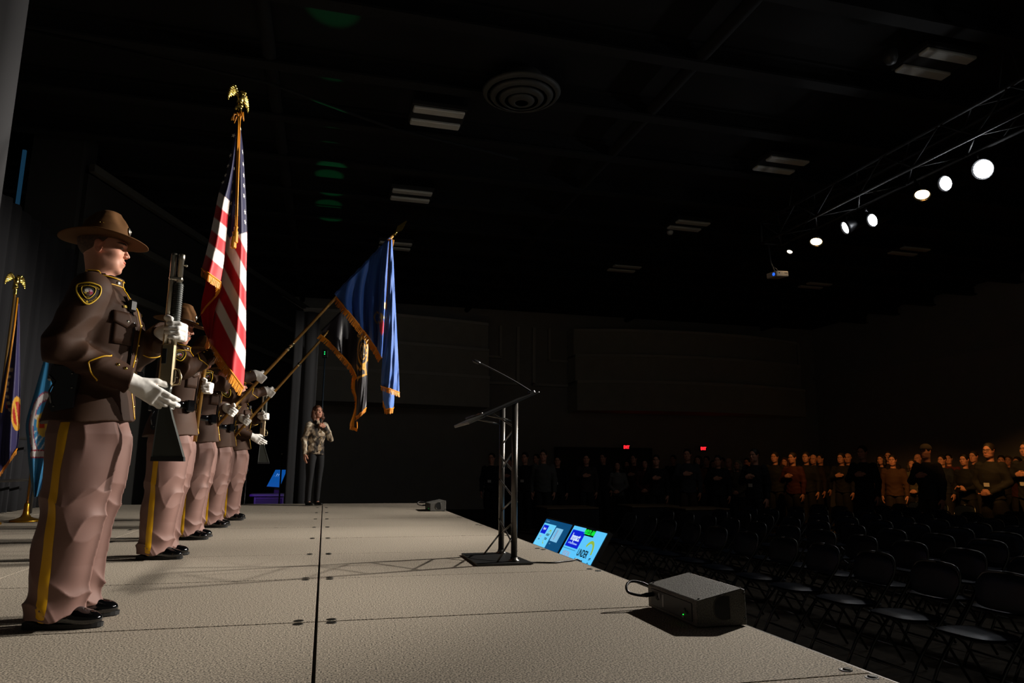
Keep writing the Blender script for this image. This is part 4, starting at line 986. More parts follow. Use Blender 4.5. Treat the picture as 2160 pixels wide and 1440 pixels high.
def us_right(px, py, s, t):
    cx, cy = (px - 380)*2.182, (py - 180)*2.182; v = 7 + (cy - 670)/92 - .0215*(cx - 210)
    if v < 7 and cy < 695 - .32*(cx - 245): return NAVY
    return stripe(v)
def us_left(px, py, s, t):
    cx, cy = (px - 380)*2.182, (py - 180)*2.182; v = 7 + (cy - 492 - .85*(cx - 182))/68
    if v < 7: return NAVY
    return stripe(v)
YL = 5.62
oR, PR = draped('flag_cloth', [c4(258, 165), c4(250, 240), c4(238, 420), c4(226, 560), c4(214, 690), c4(203, 800), c4(186, 910), c4(160, 1010), c4(133, 1090), c4(128, 1168)],
       [c4(272, 165), c4(286, 260), c4(298, 430), c4(306, 600), c4(308, 720), c4(304, 900), c4(303, 1080), c4(301, 1240), c4(296, 1330), c4(291, 1392)],
       lambda s, t: YL - .10*math.sin(math.pi*min(1, s*1.1))*(.25 + .9*t) - .035*math.sin(9.4*s + 1.0)*(.3 + t) + .16*(1-s)**2*t + .012*math.sin(9*t + 6*s), us_right, m_fl, fl, 60, 260)
oL, PL_ = draped('flag_cloth', [c4(252, 190), c4(244, 250), c4(236, 310), c4(208, 420), c4(180, 490), c4(157, 600), c4(134, 710), c4(112, 800), c4(100, 842)],
       [c4(262, 190), c4(256, 300), c4(245, 400), c4(232, 500), c4(222, 580), c4(215, 660), c4(208, 740), c4(200, 820), c4(186, 905)],
       lambda s, t: YL - .03 - .12*math.sin(math.pi*s)*t - .05*t + .03*math.sin(7*s + 3*t)*t, us_left, m_fl, fl, 44, 190)
oU, PU = draped('flag_cloth', [c4(104, 845), c4(118, 900), c4(100, 990), c4(96, 1052), c4(110, 1120), c4(128, 1165)], [c4(196, 850), c4(190, 930), c4(176, 985), c4(158, 1040), c4(148, 1110), c4(140, 1168)],
       lambda s, t: YL + .06 + .05*math.sin(math.pi*s) - .03*t, lambda px, py, s, t: RED, m_fl, fl, 24, 50)
fringe(fl, [PL_[-1][j] for j in (0, 14, 28, 43)], .058, (-.10, 0, -1), seed=1)
fringe(fl, [at(*c4(186, 905), YL - .08), at(*c4(178, 950), YL - .03), at(*c4(150, 985), YL), at(*c4(118, 1020), YL + .03), at(*c4(98, 1050), YL + .03)], .055, (-.45, 0, -.8), seed=2)
fringe(fl, [PR[-1][j] for j in (0, 10, 20, 30, 40, 50, 59)], .068, (-.35, 0, -1), seed=3)
mst = mat('star_white', '#f2ece2', .6)
for (x, y) in ((275, 200), (270, 248), (288, 365), (288, 412), (284, 460), (278, 510), (272, 558), (267, 608), (301, 580), (302, 628), (259, 662), (284, 310), (256, 300)):
    d = np.linalg.norm(PR - at(*c4(x, y), YL), axis=2); i, j = np.unravel_index(d.argmin(), d.shape); i = min(max(i, 1), 258); j = min(max(j, 1), 58); N = nrm(np.cross(PR[i+1, j] - PR[i-1, j], PR[i, j+1] - PR[i, j-1])); N = N if N[1] < 0 else -N
    star_on(fl, PR[i, j], .0245 if y > 290 else .018, random.uniform(-.3, .3), N, mst)
for (x, y) in ((228, 328), (230, 377), (243, 443), (240, 492), (236, 542), (230, 592), (246, 240), (222, 425), (248, 395), (198, 452)):
    Pn = PL_ if y < 430 or x < 215 else PR
    d = np.linalg.norm(Pn - at(*c4(x, y), YL), axis=2); i, j = np.unravel_index(d.argmin(), d.shape); i = min(max(i, 1), Pn.shape[0]-2); j = min(max(j, 1), Pn.shape[1]-2); N = nrm(np.cross(Pn[i+1, j] - Pn[i-1, j], Pn[i, j+1] - Pn[i, j-1])); N = N if N[1] < 0 else -N
    star_on(fl, Pn[i, j], .021, random.uniform(-.4, .4), N, mst)
g = G(); g.tube([at(503, 246, 5.60), at(501, 300, 5.50), at(499, 400, 5.46), at(497, 470, 5.44), at(495, 495, 5.44)], .0065, 7); g.tube([at(506, 246, 5.60), at(504, 320, 5.49), at(501, 420, 5.45), at(499, 480, 5.44)], .0065, 7); cd = g.obj('cord', m_cord, fl, smooth=True)
for (x, y, s_) in ((494, 495, 1.), (498, 484, .9)):
    g = G(); g.lathe([(.006, .03), (.016, .02), (.010, .0), (.019, -.02), (.022, -.10), (.018, -.105)], 10, at(x, y, 5.435), sx=s_, sy=s_); g.obj('tassel', m_cord, cd)
g = G(); q = at(504, 240, 5.78)
for i in range(14): a = i*.9; g.tube([q, q + np.array([.035*math.cos(a), .03*math.sin(a) - .03, -.01 + .02*math.sin(i)]), q + np.array([.05*math.cos(a + .4), .035*math.sin(a) - .04, -.065 - .012*(i % 3)])], .005, 5)
g.obj('ribbon_bow', m_cord, fl, smooth=True)
# ---- blue flag thrust forward by the third guard
c5 = lambda x, y: (560 + x/3.13, 460 + y/3.13)
BLU = np.array(lin('#2b56a4')); BLUd = BLU
Y3 = 7.17
f3 = empty('flag', (0, 0, 0), 0, 'royal blue flag with gold fringe on a spear-tipped pole held out at a slant', 'flag', 'flags carried by the guards')
a3 = at(457, 898, Y3); b3 = at(*c5(845, 112), Y3); pole_parts(f3, a3, b3, .0150, (.38, .40))
d = nrm(b3 - a3); g = G(); R_ = frame(d); g.lathe([(.012, -.03), (.017, .0), (.022, .015), (.012, .03), (.016, .04), (.010, .05)], 12, b3, R_); fi = g.obj('spear_finial', m_brass, f3, smooth=True)
g = G(); g.prism([b3 + d*.05 + R_[:, 0]*x_ + d*z_ + R_[:, 1]*-.004 for (x_, z_) in ((-.010, 0), (.010, 0), (.032, .05), (.004, .165), (-.004, .165), (-.032, .05))], R_[:, 1]*.008); g.obj('spear_blade', m_brass, fi)
def foldy(a, f, ph, base):
    return lambda s, t: base + a*(.25 + .75*t)*math.sin(f*s + ph + .8*t) + .3*a*t*math.sin(2.3*f*s + 1)
mb = cloth_mat('blue_cloth', .6); mk = cloth_mat('black_cloth', .45)
def bcol(px, py, s, t):
    x, y = (px - 560)*3.13, (py - 460)*3.13
    r = math.hypot((x - 745)/28, (y - 655)/36)
    if .82 < r < 1.08: return np.array(lin('#c9a24a'))
    if math.hypot((x - 768)/13, (y - 715)/55) < 1: return np.array(lin('#c02838'))
    if math.hypot((x - 770)/14, (y - 650)/12) < 1 or (abs(x - 790) < 8 and abs(y - 575) < 18): return np.array(lin('#d9cba0'))
    return BLU
oA, PA = draped('flag_cloth', [c5(822, 140), c5(760, 200), c5(700, 265), c5(640, 330), c5(580, 390), c5(520, 450), c5(464, 508)],
       [c5(806, 160), c5(802, 420), c5(796, 620), c5(782, 800), c5(766, 918), c5(690, 800), c5(470, 520)],
       lambda s, t: Y3, bcol, mb, f3, 4, 4)
bpy.data.objects.remove(oA)
# main panel: rows run down from the pole sleeve; columns from the lower (left) corner to the tip
top = catmull([c5(462, 508), c5(540, 425), c5(620, 345), c5(700, 262), c5(770, 190), c5(820, 142)], 70); bot = catmull([c5(462, 514), c5(545, 612), c5(620, 705), c5(690, 795), c5(735, 860), c5(768, 922)], 70)
nv, nu = 60, 70; P = np.zeros((nv, nu, 3)); Cc = np.zeros((nv, nu, 3))
for i in range(nv):
    for j in range(nu):
        t = i/(nv-1); s = j/(nu-1); q = top[j]*(1-t) + bot[j]*t; q = q + np.array([-6*math.sin(math.pi*t)*math.sin(math.pi*s), 0]); sg = .12 + .88*t
        P[i, j] = at(q[0], q[1], Y3 - .03 + .10*sg*math.sin(25*s**1.1 + .9*t)*(.40 + .60*s) - .05*sg*math.sin(8*s)); Cc[i, j] = bcol(q[0], q[1], s, t)
g = G(); g.grid(P); o = g.obj('flag_cloth', mb, f3, smooth=True, fix=False); set_color(o.data, Cc.reshape(-1, 3)); o.modifiers.new('t', 'SOLIDIFY').thickness = .002
fringe(f3, [P[-1][j] for j in (0, 14, 28, 42, 56, 69)], .060, (-.50, 0, -.75), seed=5)
oB, PB = draped('flag_cloth', [c5(822, 140), c5(812, 300), c5(806, 480), c5(796, 640), c5(784, 800), c5(770, 960), c5(764, 1060), c5(762, 1105)], [c5(836, 140), c5(846, 300), c5(853, 460), c5(862, 640), c5(870, 800), c5(878, 960), c5(882, 1060), c5(884, 1150)],
       lambda s, t: Y3 - .10 - .10*math.sin(math.pi*s)*(.3 + .7*t) + .014*math.sin(22*s + 9*t)*t + .008*math.sin(34*t + 7*s), lambda px, py, s, t: np.array(lin('#3a63ad')), mb, f3, 30, 110)
fringe(f3, [PB[-1][j] for j in (0, 10, 20, 29)], .050, (.1, -.2, -1), seed=6)
fringe(f3, [PB[int(q*109)][0] for q in (0, .1, .2, .3, .4)], .030, (-.2, -.6, -.7), seed=7)
oT, PT = draped('flag_cloth', [c5(772, 1110), c5(774, 1160), c5(778, 1215), c5(795, 1258)], [c5(850, 1130), c5(850, 1180), c5(848, 1230), c5(842, 1255)], lambda s, t: Y3 - .06 - .05*math.sin(math.pi*s), lambda *a: np.array(lin('#4a73c0')), mb, f3, 14, 24)
fringe(f3, [PT[14][0], PT[19][0], PT[-1][0], PT[-1][7], PT[-1][13], PT[19][13]], .050, (-.05, 0, -1), seed=8)
g = G(); q = at(*c5(826, 138), Y3)
for i in range(8): g.tube([q, q + np.array([.03*math.cos(i), -.03, -.02]), q + np.array([.02*math.cos(i*1.7), -.035, -.09])], .007, 5)
g.obj('ribbon_bow', m_cord, f3, smooth=True)
g = G(); q0, q1 = at(*c5(464, 508), Y3), at(*c5(824, 136), Y3); g.tube([q0 + (q1 - q0)*t_ for t_ in np.linspace(0, 1, 24)], [.021 + .004*math.sin(i*2.1) for i in range(24)], 10); o = g.obj('flag_sleeve', mb, f3, smooth=True); set_color(o.data, np.tile(BLU, (len(o.data.vertices), 1)))
# ---- black flag of the fourth guard
Y4 = 8.43
f4 = empty('flag', (0, 0, 0), 0, 'black flag with gold emblem and fringe on a slanted pole behind the blue flag', 'flag', 'flags carried by the guards')
a4 = at(488, 927, Y4); b4 = at(*c5(700, 430), Y4); pole_parts(f4, a4, b4, .0150, (.46,))
BLK = np.array(lin('#211f24')); GLD = np.array(lin('#c98f2a'))
top = catmull([c5(372, 752), c5(420, 700), c5(480, 640), c5(540, 580), c5(610, 520), c5(680, 450)], 50); bot = catmull([c5(364, 768), c5(420, 812), c5(478, 872), c5(530, 930), c5(580, 995), c5(606, 1052)], 50)
P = np.zeros((46, 50, 3))
for i in range(46):
    for j in range(50):
        t = i/45; s = j/49; q = top[j]*(1-t) + bot[j]*t; P[i, j] = at(q[0], q[1], Y4 - .02 + .085*(.1 + .9*t)*math.sin(11*s + .5) - .03*t)
g = G(); g.grid(P); o = g.obj('flag_cloth', mk, f4, smooth=True, fix=False); set_color(o.data, np.tile(BLK, (46*50, 1))); o.modifiers.new('t', 'SOLIDIFY').thickness = .002
g = G(); q0, q1 = at(*c5(374, 750), Y4), at(*c5(690, 440), Y4); g.tube([q0 + (q1 - q0)*t_ for t_ in np.linspace(0, 1, 18)], .022, 10); o = g.obj('flag_sleeve', mk, f4, smooth=True); set_color(o.data, np.tile(BLK, (len(o.data.vertices), 1)))
fringe(f4, [P[-1][j] for j in (0, 12, 25, 37, 49)], .058, (-.50, 0, -.75), seed=9)
def kcol(px, py, s, t):
    x, y = (px - 560)*3.13, (py - 460)*3.13
    e = math.hypot((x - 643)/34, (y - 878)/95)
    if .84 < e < 1.06 or .52 < e < .60: return GLD
    if e < .5 and (abs((x - 643) + .22*(y - 880)) < 5 or (int(y/22) % 2 == 0 and abs(x - 643) < 14 and abs((x-643) - .4*((y % 22) - 11)) < 7)): return np.array(lin('#b09a72'))
    if math.hypot(x - 618, y - 775) < 12 and math.hypot(x - 618, y - 775) > 5: return GLD
    if y > 960 and y < 1075:                                     # lettering on the lower rim: A and strokes
        for (x0, y0, x1, y1) in ((625, 1000, 655, 962), (655, 962, 662, 1020), (636, 988, 660, 1000), (608, 985, 598, 1012), (612, 1052, 664, 1030), (604, 1075, 612, 1052), (598, 968, 612, 990)):
            d_ = np.array([x1-x0, y1-y0], float); L_ = d_ @ d_; h_ = min(1, max(0, ((x-x0)*d_[0] + (y-y0)*d_[1])/L_))
            if math.hypot(x - x0 - h_*d_[0], y - y0 - h_*d_[1]) < 6.5: return GLD
    if x > 662 and y < 960 and int(y/16) % 2 == 0 and x < 676: return GLD
    return BLK
oK, PK = draped('flag_cloth', [c5(606, 752), c5(604, 860), c5(600, 960), c5(606, 1055), c5(604, 1120), c5(603, 1200), c5(600, 1270), c5(598, 1310)], [c5(682, 752), c5(680, 860), c5(676, 960), c5(672, 1060), c5(670, 1130), c5(668, 1190), c5(667, 1225), c5(666, 1250)],
       lambda s, t: Y4 - .12 - .10*math.sin(math.pi*s) + .012*math.sin(16*s + 8*t), kcol, mk, f4, 44, 230)
fringe(f4, [PK[-1][j] for j in (0, 15, 30, 43)], .050, (-.1, -.2, -1), seed=10)
oS, PS = draped('flag_cloth', [c5(578, 1050), c5(576, 1120), c5(598, 1190), c5(592, 1270), c5(570, 1340), c5(568, 1380)], [c5(610, 1050), c5(606, 1130), c5(612, 1200), c5(610, 1280), c5(604, 1340), c5(604, 1386)], lambda s, t: Y4 - .02 - .04*s, lambda px, py, s, t: BLK if s > .5 else np.array(lin('#b8780e')), mk, f4, 10, 60)
fringe(f4, [PS[int(q*59)][0] for q in (0, .2, .4, .6, .8, 1)], .030, (-.6, -.3, -.7), seed=11)
fringe(f4, [PS[-1][0], PS[-1][5], PS[-1][9], PS[48][9]], .034, (.1, -.2, -1), seed=12)
# ---- the two flags standing at the back of the stage
def stand(root, c):
    g = G(); g.lathe([(.0, 0), (.155, 0), (.158, .012), (.150, .022), (.10, .034), (.055, .052), (.036, .085), (.030, .13), (.026, .20), (.022, .21)], 28, c); return g.obj('floor_stand', mat('stand_gold', '#b8882a', .32, .9), root, smooth=True)
Yb = 9.53; bs = at(53, 1098, Yb); bs[2] = ST + .002
f5 = empty('flag', (0, 0, 0), 0, 'light blue state flag with round white seal on a gold floor stand', 'flag', 'flags standing at the back of the stage')
tp = at(101, 735, Yb); stand(f5, bs); pole_parts(f5, bs + np.array([0, 0, .15]), np.array([bs[0], Yb, tp[2]]), .014, (.3,))
tp[0] = bs[0]; g = G(); g.lathe([(.014, -.02), (.02, .0), (.014, .02), (.022, .035), (.016, .055), (.009, .10), (.002, .15)], 12, tp); g.obj('spear_finial', m_brass, f5, smooth=True)
LB = np.array(lin('#3f8fc4'))
def lbcol(px, py, s, t):
    e = math.hypot((px - 100)/38, (py - 905)/78)
    if abs(px - 100 + (py-960)*.1) < 36 and 948 < py < 966: return np.array(lin('#e8e2e0')) if 951 < py < 963 else np.array(lin('#b03048'))
    if py > 948: return LB
    if .80 < e < .98: return np.array(lin('#ece6e6'))
    if .76 < e <= .80 or .98 <= e < 1.02: return np.array(lin('#b84a62'))
    if math.hypot((px - 92)/15, (py - 895)/26) < 1: return np.array(lin('#c43a20')) if abs(px - 88) < 6 and abs(py - 892) < 10 else np.array(lin('#d8b04a'))
    if e < .76 and ((px*3 + py*2) % 37 < 11) and abs(py - 930) < 22: return np.array(lin('#cfd8dc'))
    if e < .76 and math.hypot(px - 78, py - 880) < 5: return np.array(lin('#e6ddcc'))
    return LB
o, Pq = draped('flag_cloth', [(99, 738), (88, 775), (72, 830), (55, 890), (57, 930), (60, 975), (66, 1020), (72, 1050)], [(108, 738), (122, 780), (132, 840), (138, 890), (134, 920), (118, 950), (100, 985), (80, 1046)],
       lambda s, t: Yb - .03 - .09*math.sin(3.1*s + .4)*(.2 + t) - .04*math.sin(13*s)*t, lbcol, cloth_mat('light_blue_cloth', .5), f5, 44, 150)
f6 = empty('flag', (0, 0, 0), 0, 'dark violet-blue flag with gold cord under an eagle, at the left edge', 'flag', 'flags standing at the back of the stage')
Yc = 9.1; q0 = at(33, 640, Yc); bx = np.array([q0[0] - .02, Yc, ST + .002]); stand(f6, bx); pole_parts(f6, bx + np.array([0, 0, .15]), np.array([bx[0], Yc, at(38, 612, Yc)[2]]), .014, (.35,)); eagle(f6, np.array([bx[0], Yc, at(38, 606, Yc)[2]]), 1.25, -.6)
VB = np.array(lin('#35305a'))
def vcol(px, py, s, t):
    e = math.hypot((px - 36)/13, (py - 872)/36)
    if e < .72: return np.array(lin('#b02a20')) if abs((px - 34) - (py - 872)*.15) > 2 else np.array(lin('#d8b04a'))
    if e < 1: return np.array(lin('#d8a030'))
    if abs(px - 22 - (py - 800)*.0 + 8*math.sin(py*.04)) < 4 and 770 < py < 900: return np.array(lin('#b0a088')) if int(py/7) % 2 else VB
    if abs(px - 17) < 5 and 850 < py < 862: return np.array(lin('#a83a38'))
    return VB
o, Pv = draped('flag_cloth', [(36, 640), (22, 720), (6, 800), (-8, 880), (-14, 960), (-10, 1010)], [(41, 640), (42, 720), (43, 800), (42, 870), (40, 920), (36, 946)], lambda s, t: Yc - .05 - .08*math.sin(2.8*s + .3)*(.3 + t) - .05*math.sin(12*s)*t, vcol, cloth_mat('violet_cloth', .5), f6, 40, 150)
fringe(f6, [Pv[-1][39], Pv[-1][28], Pv[-1][16], Pv[-1][4]], .055, (0, 0, -1), seed=14)
g = G(); g.tube([at(37, 628, Yc - .06), at(30, 690, Yc - .16), at(20, 760, Yc - .2), at(9, 830, Yc - .22), at(2, 870, Yc - .22)], .011, 7); g.obj('cord', m_cord, f6, smooth=True)
# ================================================================== THINGS ON AND AROUND THE STAGE
m_blk = mat('black_paint', '#161616', .42, bump=(160, .15, .0006))
m_alu = mat('dark_anodised', '#5d5a56', .34, .85)
# ---- truss lectern with gooseneck microphone
lec = empty('lectern', (0, 0, ST + .003), 0, 'slim black truss lectern with tilted desk and gooseneck microphone', 'lectern')
g = G(); g.prism([(1.055, 5.53, 0), (1.045, 4.90, 0), (1.445, 4.90, 0), (1.415, 5.53, 0)], (0, 0, .012)); g.obj('base_plate', mat('base_steel', '#3a3a3a', .45, .7, var=(14, .15)), lec)
L0, R0 = np.array([1.352, 5.462, 0]), np.array([1.332, 4.998, 0])
for p in (L0, R0):
    g = G(); g.tube([p + np.array([0, 0, .01]), p + np.array([0, 0, 1.135])], .0225, 16); po = g.obj('post', m_alu, lec, smooth=True)
    g = G(); g.lathe([(.040, .0), (.040, .010), (.028, .016), (.026, .03)], 16, p + np.array([0, 0, .010])); g.obj('post_flange', m_alu, po, smooth=True)
z = lambda p, h, dx=0.: p + np.array([dx, 0, h])
for (a, b) in ((z(L0, .76, -.02), z(R0, .60, .02)), (z(R0, .77, -.02), z(L0, .65, .0)), (z(L0, .575, -.02), z(R0, .42, .02)), (z(R0, .45, 0), z(L0, .33, 0)), (z(L0, .27, -.02), z(R0, .08, .02)), (z(R0, .27, -.02), z(L0, .16, 0)),
               (z(L0, 1.09, -.09), z(R0, .94, .02)), (z(R0, .95, 0), z(L0, .84, 0)), (z(L0, .16, -.01), np.array([1.20, 5.40, .012])), (z(R0, .20, 0), np.array([1.20, 4.96, .012])), (z(R0, 1.0, -.0), np.array([1.10, 5.0, 1.04])), (z(L0, 1.0, -.0), np.array([1.12, 5.46, 1.04]))):
    g = G(); g.tube([a, b], .0065, 8); g.obj('lattice_bar', m_alu, lec, smooth=True)
sl = math.atan2(1.229 - .978, 1.537 - .984); Rd = roty(-sl); dc = np.array([1.290, 5.23, 1.118])
g = G(); g.box(dc, (.46, .60, .014), Rd, .004); dk = g.obj('desk', m_blk, lec)
g = G(); g.box(np.array([1.035, 5.23, 1.003]), (.13, .58, .022), Rd, .004); g.obj('reading_lip', mat('lip_grey', '#6b6b66', .4, .5), dk)
g = G(); g.tube([(1.07, 4.94, 1.045), (1.07, 5.52, 1.045)], .008, 8); g.obj('paper_stop', m_alu, dk, smooth=True)
g = G(); g.box(np.array([1.515, 5.20, 1.232]), (.05, .06, .03), Rd, .006); g.obj('microphone_base', m_blk, dk)
mp = catmull([(1.520, 5.20, 1.238), (1.47, 5.20, 1.268), (1.38, 5.20, 1.318), (1.25, 5.20, 1.382), (1.14, 5.20, 1.432), (1.10, 5.20, 1.447)], 30)
g = G(); g.tube(mp, [.006]*30, 8); gn = g.obj('gooseneck', m_blackm, lec, smooth=True)
g = G(); d = nrm(mp[-1] - mp[-4]); g.tube([mp[-1] - d*.01, mp[-1], mp[-1] + d*.012, mp[-1] + d*.04, mp[-1] + d*.052], [.007, .012, .0135, .0135, .006], 12); g.obj('microphone_head', mat('mic_grille', '#4a4a4c', .35, .9), gn, smooth=True)
# cable from the lectern to the stage edge
g = G(); g.tube(catmull([(1.42, 4.95, ST + .009), (1.50, 4.96, ST + .007), (1.60, 4.93, ST + .007), (1.70, 4.98, ST + .007), (1.78, 5.02, ST + .007), (1.82, 5.05, ST + .010), (1.865, 5.07, ST - .03), (1.875, 5.08, ST - .2)], 40), .006, 6)
tag(g.obj('microphone_cable', m_blackm, smooth=True), 'thin black cable from the lectern base over the stage edge', 'cable')
# ---- wedge monitors
m_spk = mat('speckled_paint', '#5c5a55', .6, var=(230, .75, 2), bump=(160, .8, .004))
def wedge(loc, rz, label):
    r = empty('stage_monitor', loc, rz, label, 'speaker', 'low wedge monitors at the stage edge')
    # local: x 0..0.24 (towards audience), y 0..0.48 (away), profile in x-z
    prof = [(0, .003), (.240, .003), (.236, .150), (.222, .1555), (.004, .1110), (-.001, .104)]
    g = G(); g.prism([(x, 0, z_) for x, z_ in prof], (0, .48, 0)); b = g.obj('cabinet', m_spk, r); b.modifiers.new('b', 'BEVEL').width = .003
    # D-shaped handle cup on the near end
    a = np.linspace(math.pi*.5, math.pi*1.5, 15); pts = [(.126 + .048*math.cos(t), -.0015, .078 + .052*math.sin(t)) for t in a] + [(.158, -.0015, .030), (.158, -.0015, .126)]
    g = G(); g.prism(pts, (0, .004, 0)); g.obj('handle_cup', mat('cup_black', '#050505', .6), r)
    g = G(); g.tube([p for p in pts], .0022, 6, closed=True); g.obj('cup_rim', m_alu, r, smooth=True)
    g = G(); g.box((-.002, .24, .056), (.006, .40, .078), b=.002); jp = g.obj('jack_panel', mat('jack_black', '#1c1d20', .5), r)
    for (y, z_, rr) in ((.42, .070, .013), (.37, .060, .011), (.10, .058, .007), (.08, .050, .007)):
        g = G(); g.lathe([(.4*rr, .002), (rr*.7, .004), (rr, .004), (rr, -.002)], 12, (-.005, y, z_), roty(-math.pi/2)); g.obj('socket', m_blackm, jp)
    for (y, z0, z1) in ((.31, .03, .085), (.35, .06, .085), (.12, .02, .028)): g = G(); g.box((-.0058, y, (z0+z1)/2), (.001, .016, z1-z0)); g.obj('panel_label', mat('panel_print', '#8f9092', .5), jp)
    g = G(); g.sphere((-.006, .115, .034), .0026, 8, 6); g.obj('power_light', mat('green_led', '#0a3010', .4, emit=('#19ff3a', 2.5)), jp)
    for (x, y) in ((.225, .02), (.225, .46), (.02, .46), (.02, .02)): g = G(); g.lathe([(.0, .003), (.004, .003), (.0055, .0)], 8, (x, y, .1115 + x*.2 if x < .1 else .1545)); g.obj('screw', m_blackm, r)
    for (x, z_) in ((.228, .135), (.228, .03)): g = G(); g.lathe([(.0, .003), (.005, .002), (.006, -.002)], 8, (x, -.001, z_), rotx(math.pi/2)); g.obj('screw', m_portm, r)
    g = G(); g.box((.12, .24, .092 + .036), (.17, .38, .004), roty(-.195)); 
    cb = G(); cb.tube(catmull([(-.008, .42, .068), (-.055, .43, .062), (-.115, .45, .075), (-.120, .47, .100), (-.085, .50, .118), (-.03, .505, .112), (.02, .50, .092), (.10, .497, .05), (.18, .495, .012)], 40), .0065, 8); cb.obj('cable_loop', m_blackm, r, smooth=True)
    g = G(); g.tube([(-.006, .42, .069), (-.035, .424, .065), (-.058, .43, .063)], [.010, .011, .007], 10); g.obj('cable_plug', m_blackm, r, smooth=True)
    return r
wedge((1.580, 2.868, ST + .002), 0., 'black wedge monitor speaker on the stage edge in the foreground, cable looped behind')
wedge((1.560, 10.73, ST + .002), .02, 'small-looking wedge monitor speaker at the far end of the stage edge')
# ---- two screens on the hall floor, leaning up at the stage
def screen(loc, w, h, tilt, label):
    """faces -X, leans back by tilt; local: u = reading direction (-Y), v = up the screen"""
    r = empty('floor_screen', (0, 0, 0), 0, label, 'screen', 'screens leaning below the stage edge')
    N = nrm((-math.cos(tilt), 0, math.sin(tilt))); V = nrm((math.sin(tilt), 0, math.cos(tilt))); U = np.array([0, -1., 0]); c = np.asarray(loc, float)
    R_ = np.stack([U, V, N], 1)
    g = G(); g.box(c - N*.02, (w + .030, h + .035, .036), R_); g.obj('bezel', mat('bezel_black', '#0b0b0c', .7), r)
    for s in (-1, 1):
        q = c + U*s*w*.3 - N*.04; g = G(); g.tube([q, np.array([q[0] + .30, q[1], .02])], .014, 8); g.tube([q - V*h*.5, np.array([q[0] - .10, q[1], .02]), np.array([q[0] + .32, q[1], .02])], .014, 8); g.obj('stand_leg', m_blackm, r, smooth=True)
    def rect(u0, v0, u1, v1, colr, e, name, lift):
        g = G(); g.box(c + U*((u0+u1)/2*w - w/2) + V*((v0+v1)/2*h - h/2) + N*lift, (abs(u1-u0)*w, abs(v1-v0)*h, .001), R_); return g.obj(name, mat('lit_' + colr, '#050505', .4, emit=(colr, e)), r)
    def txt(s_, u, v, size, colr, e, align='CENTER', bold=0., sx=1., lift=.004, X=None, Y=None):
        return text_mesh('screen_text', s_, size*h, mat('lit_' + colr, '#050505', .4, emit=(colr, e)), r, c + U*(u*w - w/2) + V*(v*h - h/2) + N*lift, U if X is None else X, V if Y is None else Y, bold, .0003, align, 0, sx)
    def arc(u, v, ra, rb, a0, a1, colr, e, wd, lift=.0035):
        A = np.linspace(a0, a1, 24); P = [[c + U*(u*w - w/2 + (ra + s*wd)*h*math.cos(t)) + V*(v*h - h/2 + (rb + s*wd)*h*math.sin(t)) + N*lift for s in (-.5, .5)] for t in A]
        g = G(); g.grid(np.array(P)); return g.obj('screen_arc', mat('lit_' + colr, '#050505', .4, emit=(colr, e)), r, fix=False)
    return r, rect, txt, arc, U, V
tl = math.atan2(2.14 - 1.995, .170 + .067)
topc = np.array([2.14, 0, ST + .170])
def sc_center(y, h): return np.array([2.14 - math.sin(tl)*h/2, y, ST + .170 - math.cos(tl)*h/2])
r, rect, txt, arc, U, V = screen(sc_center(5.605, .44), .745, .44, tl, 'bright cyan floor screen with logo and green clock, nearer of the two')
rect(0, 0, 1, 1, '#5cc6fb', 1.0, 'picture', .001)
rect(.03, .57, .44, .92, '#0a1fd0', 1.0, 'logo_box', .002); txt('Impact', .235, .775, .21, '#d8ecff', 1., sx=.80, bold=.002); txt('in Times of Extremes', .235, .65, .06, '#b8d4ff', 1., sx=.9)
rect(.0, .525, .42, .535, '#2a6f98', 1., 'rule', .002); txt('VISION', .20, .415, .17, '#a88f9a', 1., sx=.75)
rect(.40, .86, .70, 1., '#000000', 0., 'clock_box', .002); txt('9:03:23 AM', .55, .93, .135, '#12e23a', 1.2, sx=.82, bold=.002)
txt('UNDER', .655, .52, .19, '#04121c', .2, sx=.80, bold=.002); txt('YOUR', .645, .33, .19, '#04121c', .2, sx=.80, bold=.002); arc(.755, .52, .21, .25, .1, math.pi*.80, '#93b83f', 1., .06)
for (ch, u, v, a) in (('E', .905, .47, -1.3), ('C', .905, .37, -1.5), ('N', .88, .25, -1.7), ('E', .83, .14, -2.0)):
    X = math.cos(a)*U + math.sin(a)*V; Y = -math.sin(a)*U + math.cos(a)*V; txt(ch, u, v, .10, '#04121c', .2, bold=.001, X=X, Y=Y)
r, rect, txt, arc, U, V = screen(sc_center(6.410, .44), .755, .44, tl, 'dark blue floor screen showing a small slide preview, farther of the two')
rect(0, 0, 1, 1, '#0b4a78', 1., 'picture', .001); rect(.02, .36, .50, .90, '#6cd0fb', 1., 'slide', .002); rect(.54, .56, .80, .86, '#7fc0e6', 1., 'next_slide', .002)
rect(.05, .66, .25, .86, '#0a1fd0', 1., 'logo_box', .003); txt('Impact', .15, .78, .09, '#d8ecff', 1., sx=.75); txt('UNDER', .375, .66, .075, '#04121c', .2, sx=.8, bold=.0006, lift=.005); txt('YOUR', .375, .565, .075, '#04121c', .2, sx=.8, bold=.0006, lift=.005); arc(.40, .66, .085, .11, .1, math.pi*.85, '#93b83f', 1., .03, .0045); arc(.37, .55, .08, .09, math.pi*1.05, math.pi*1.6, '#93b83f', 1., .025, .0045)
txt('VISION', .14, .59, .06, '#9a9aa4', 1., sx=.8, lift=.005); txt('2024', .14, .52, .05, '#2c3640', .6, sx=1., lift=.005)
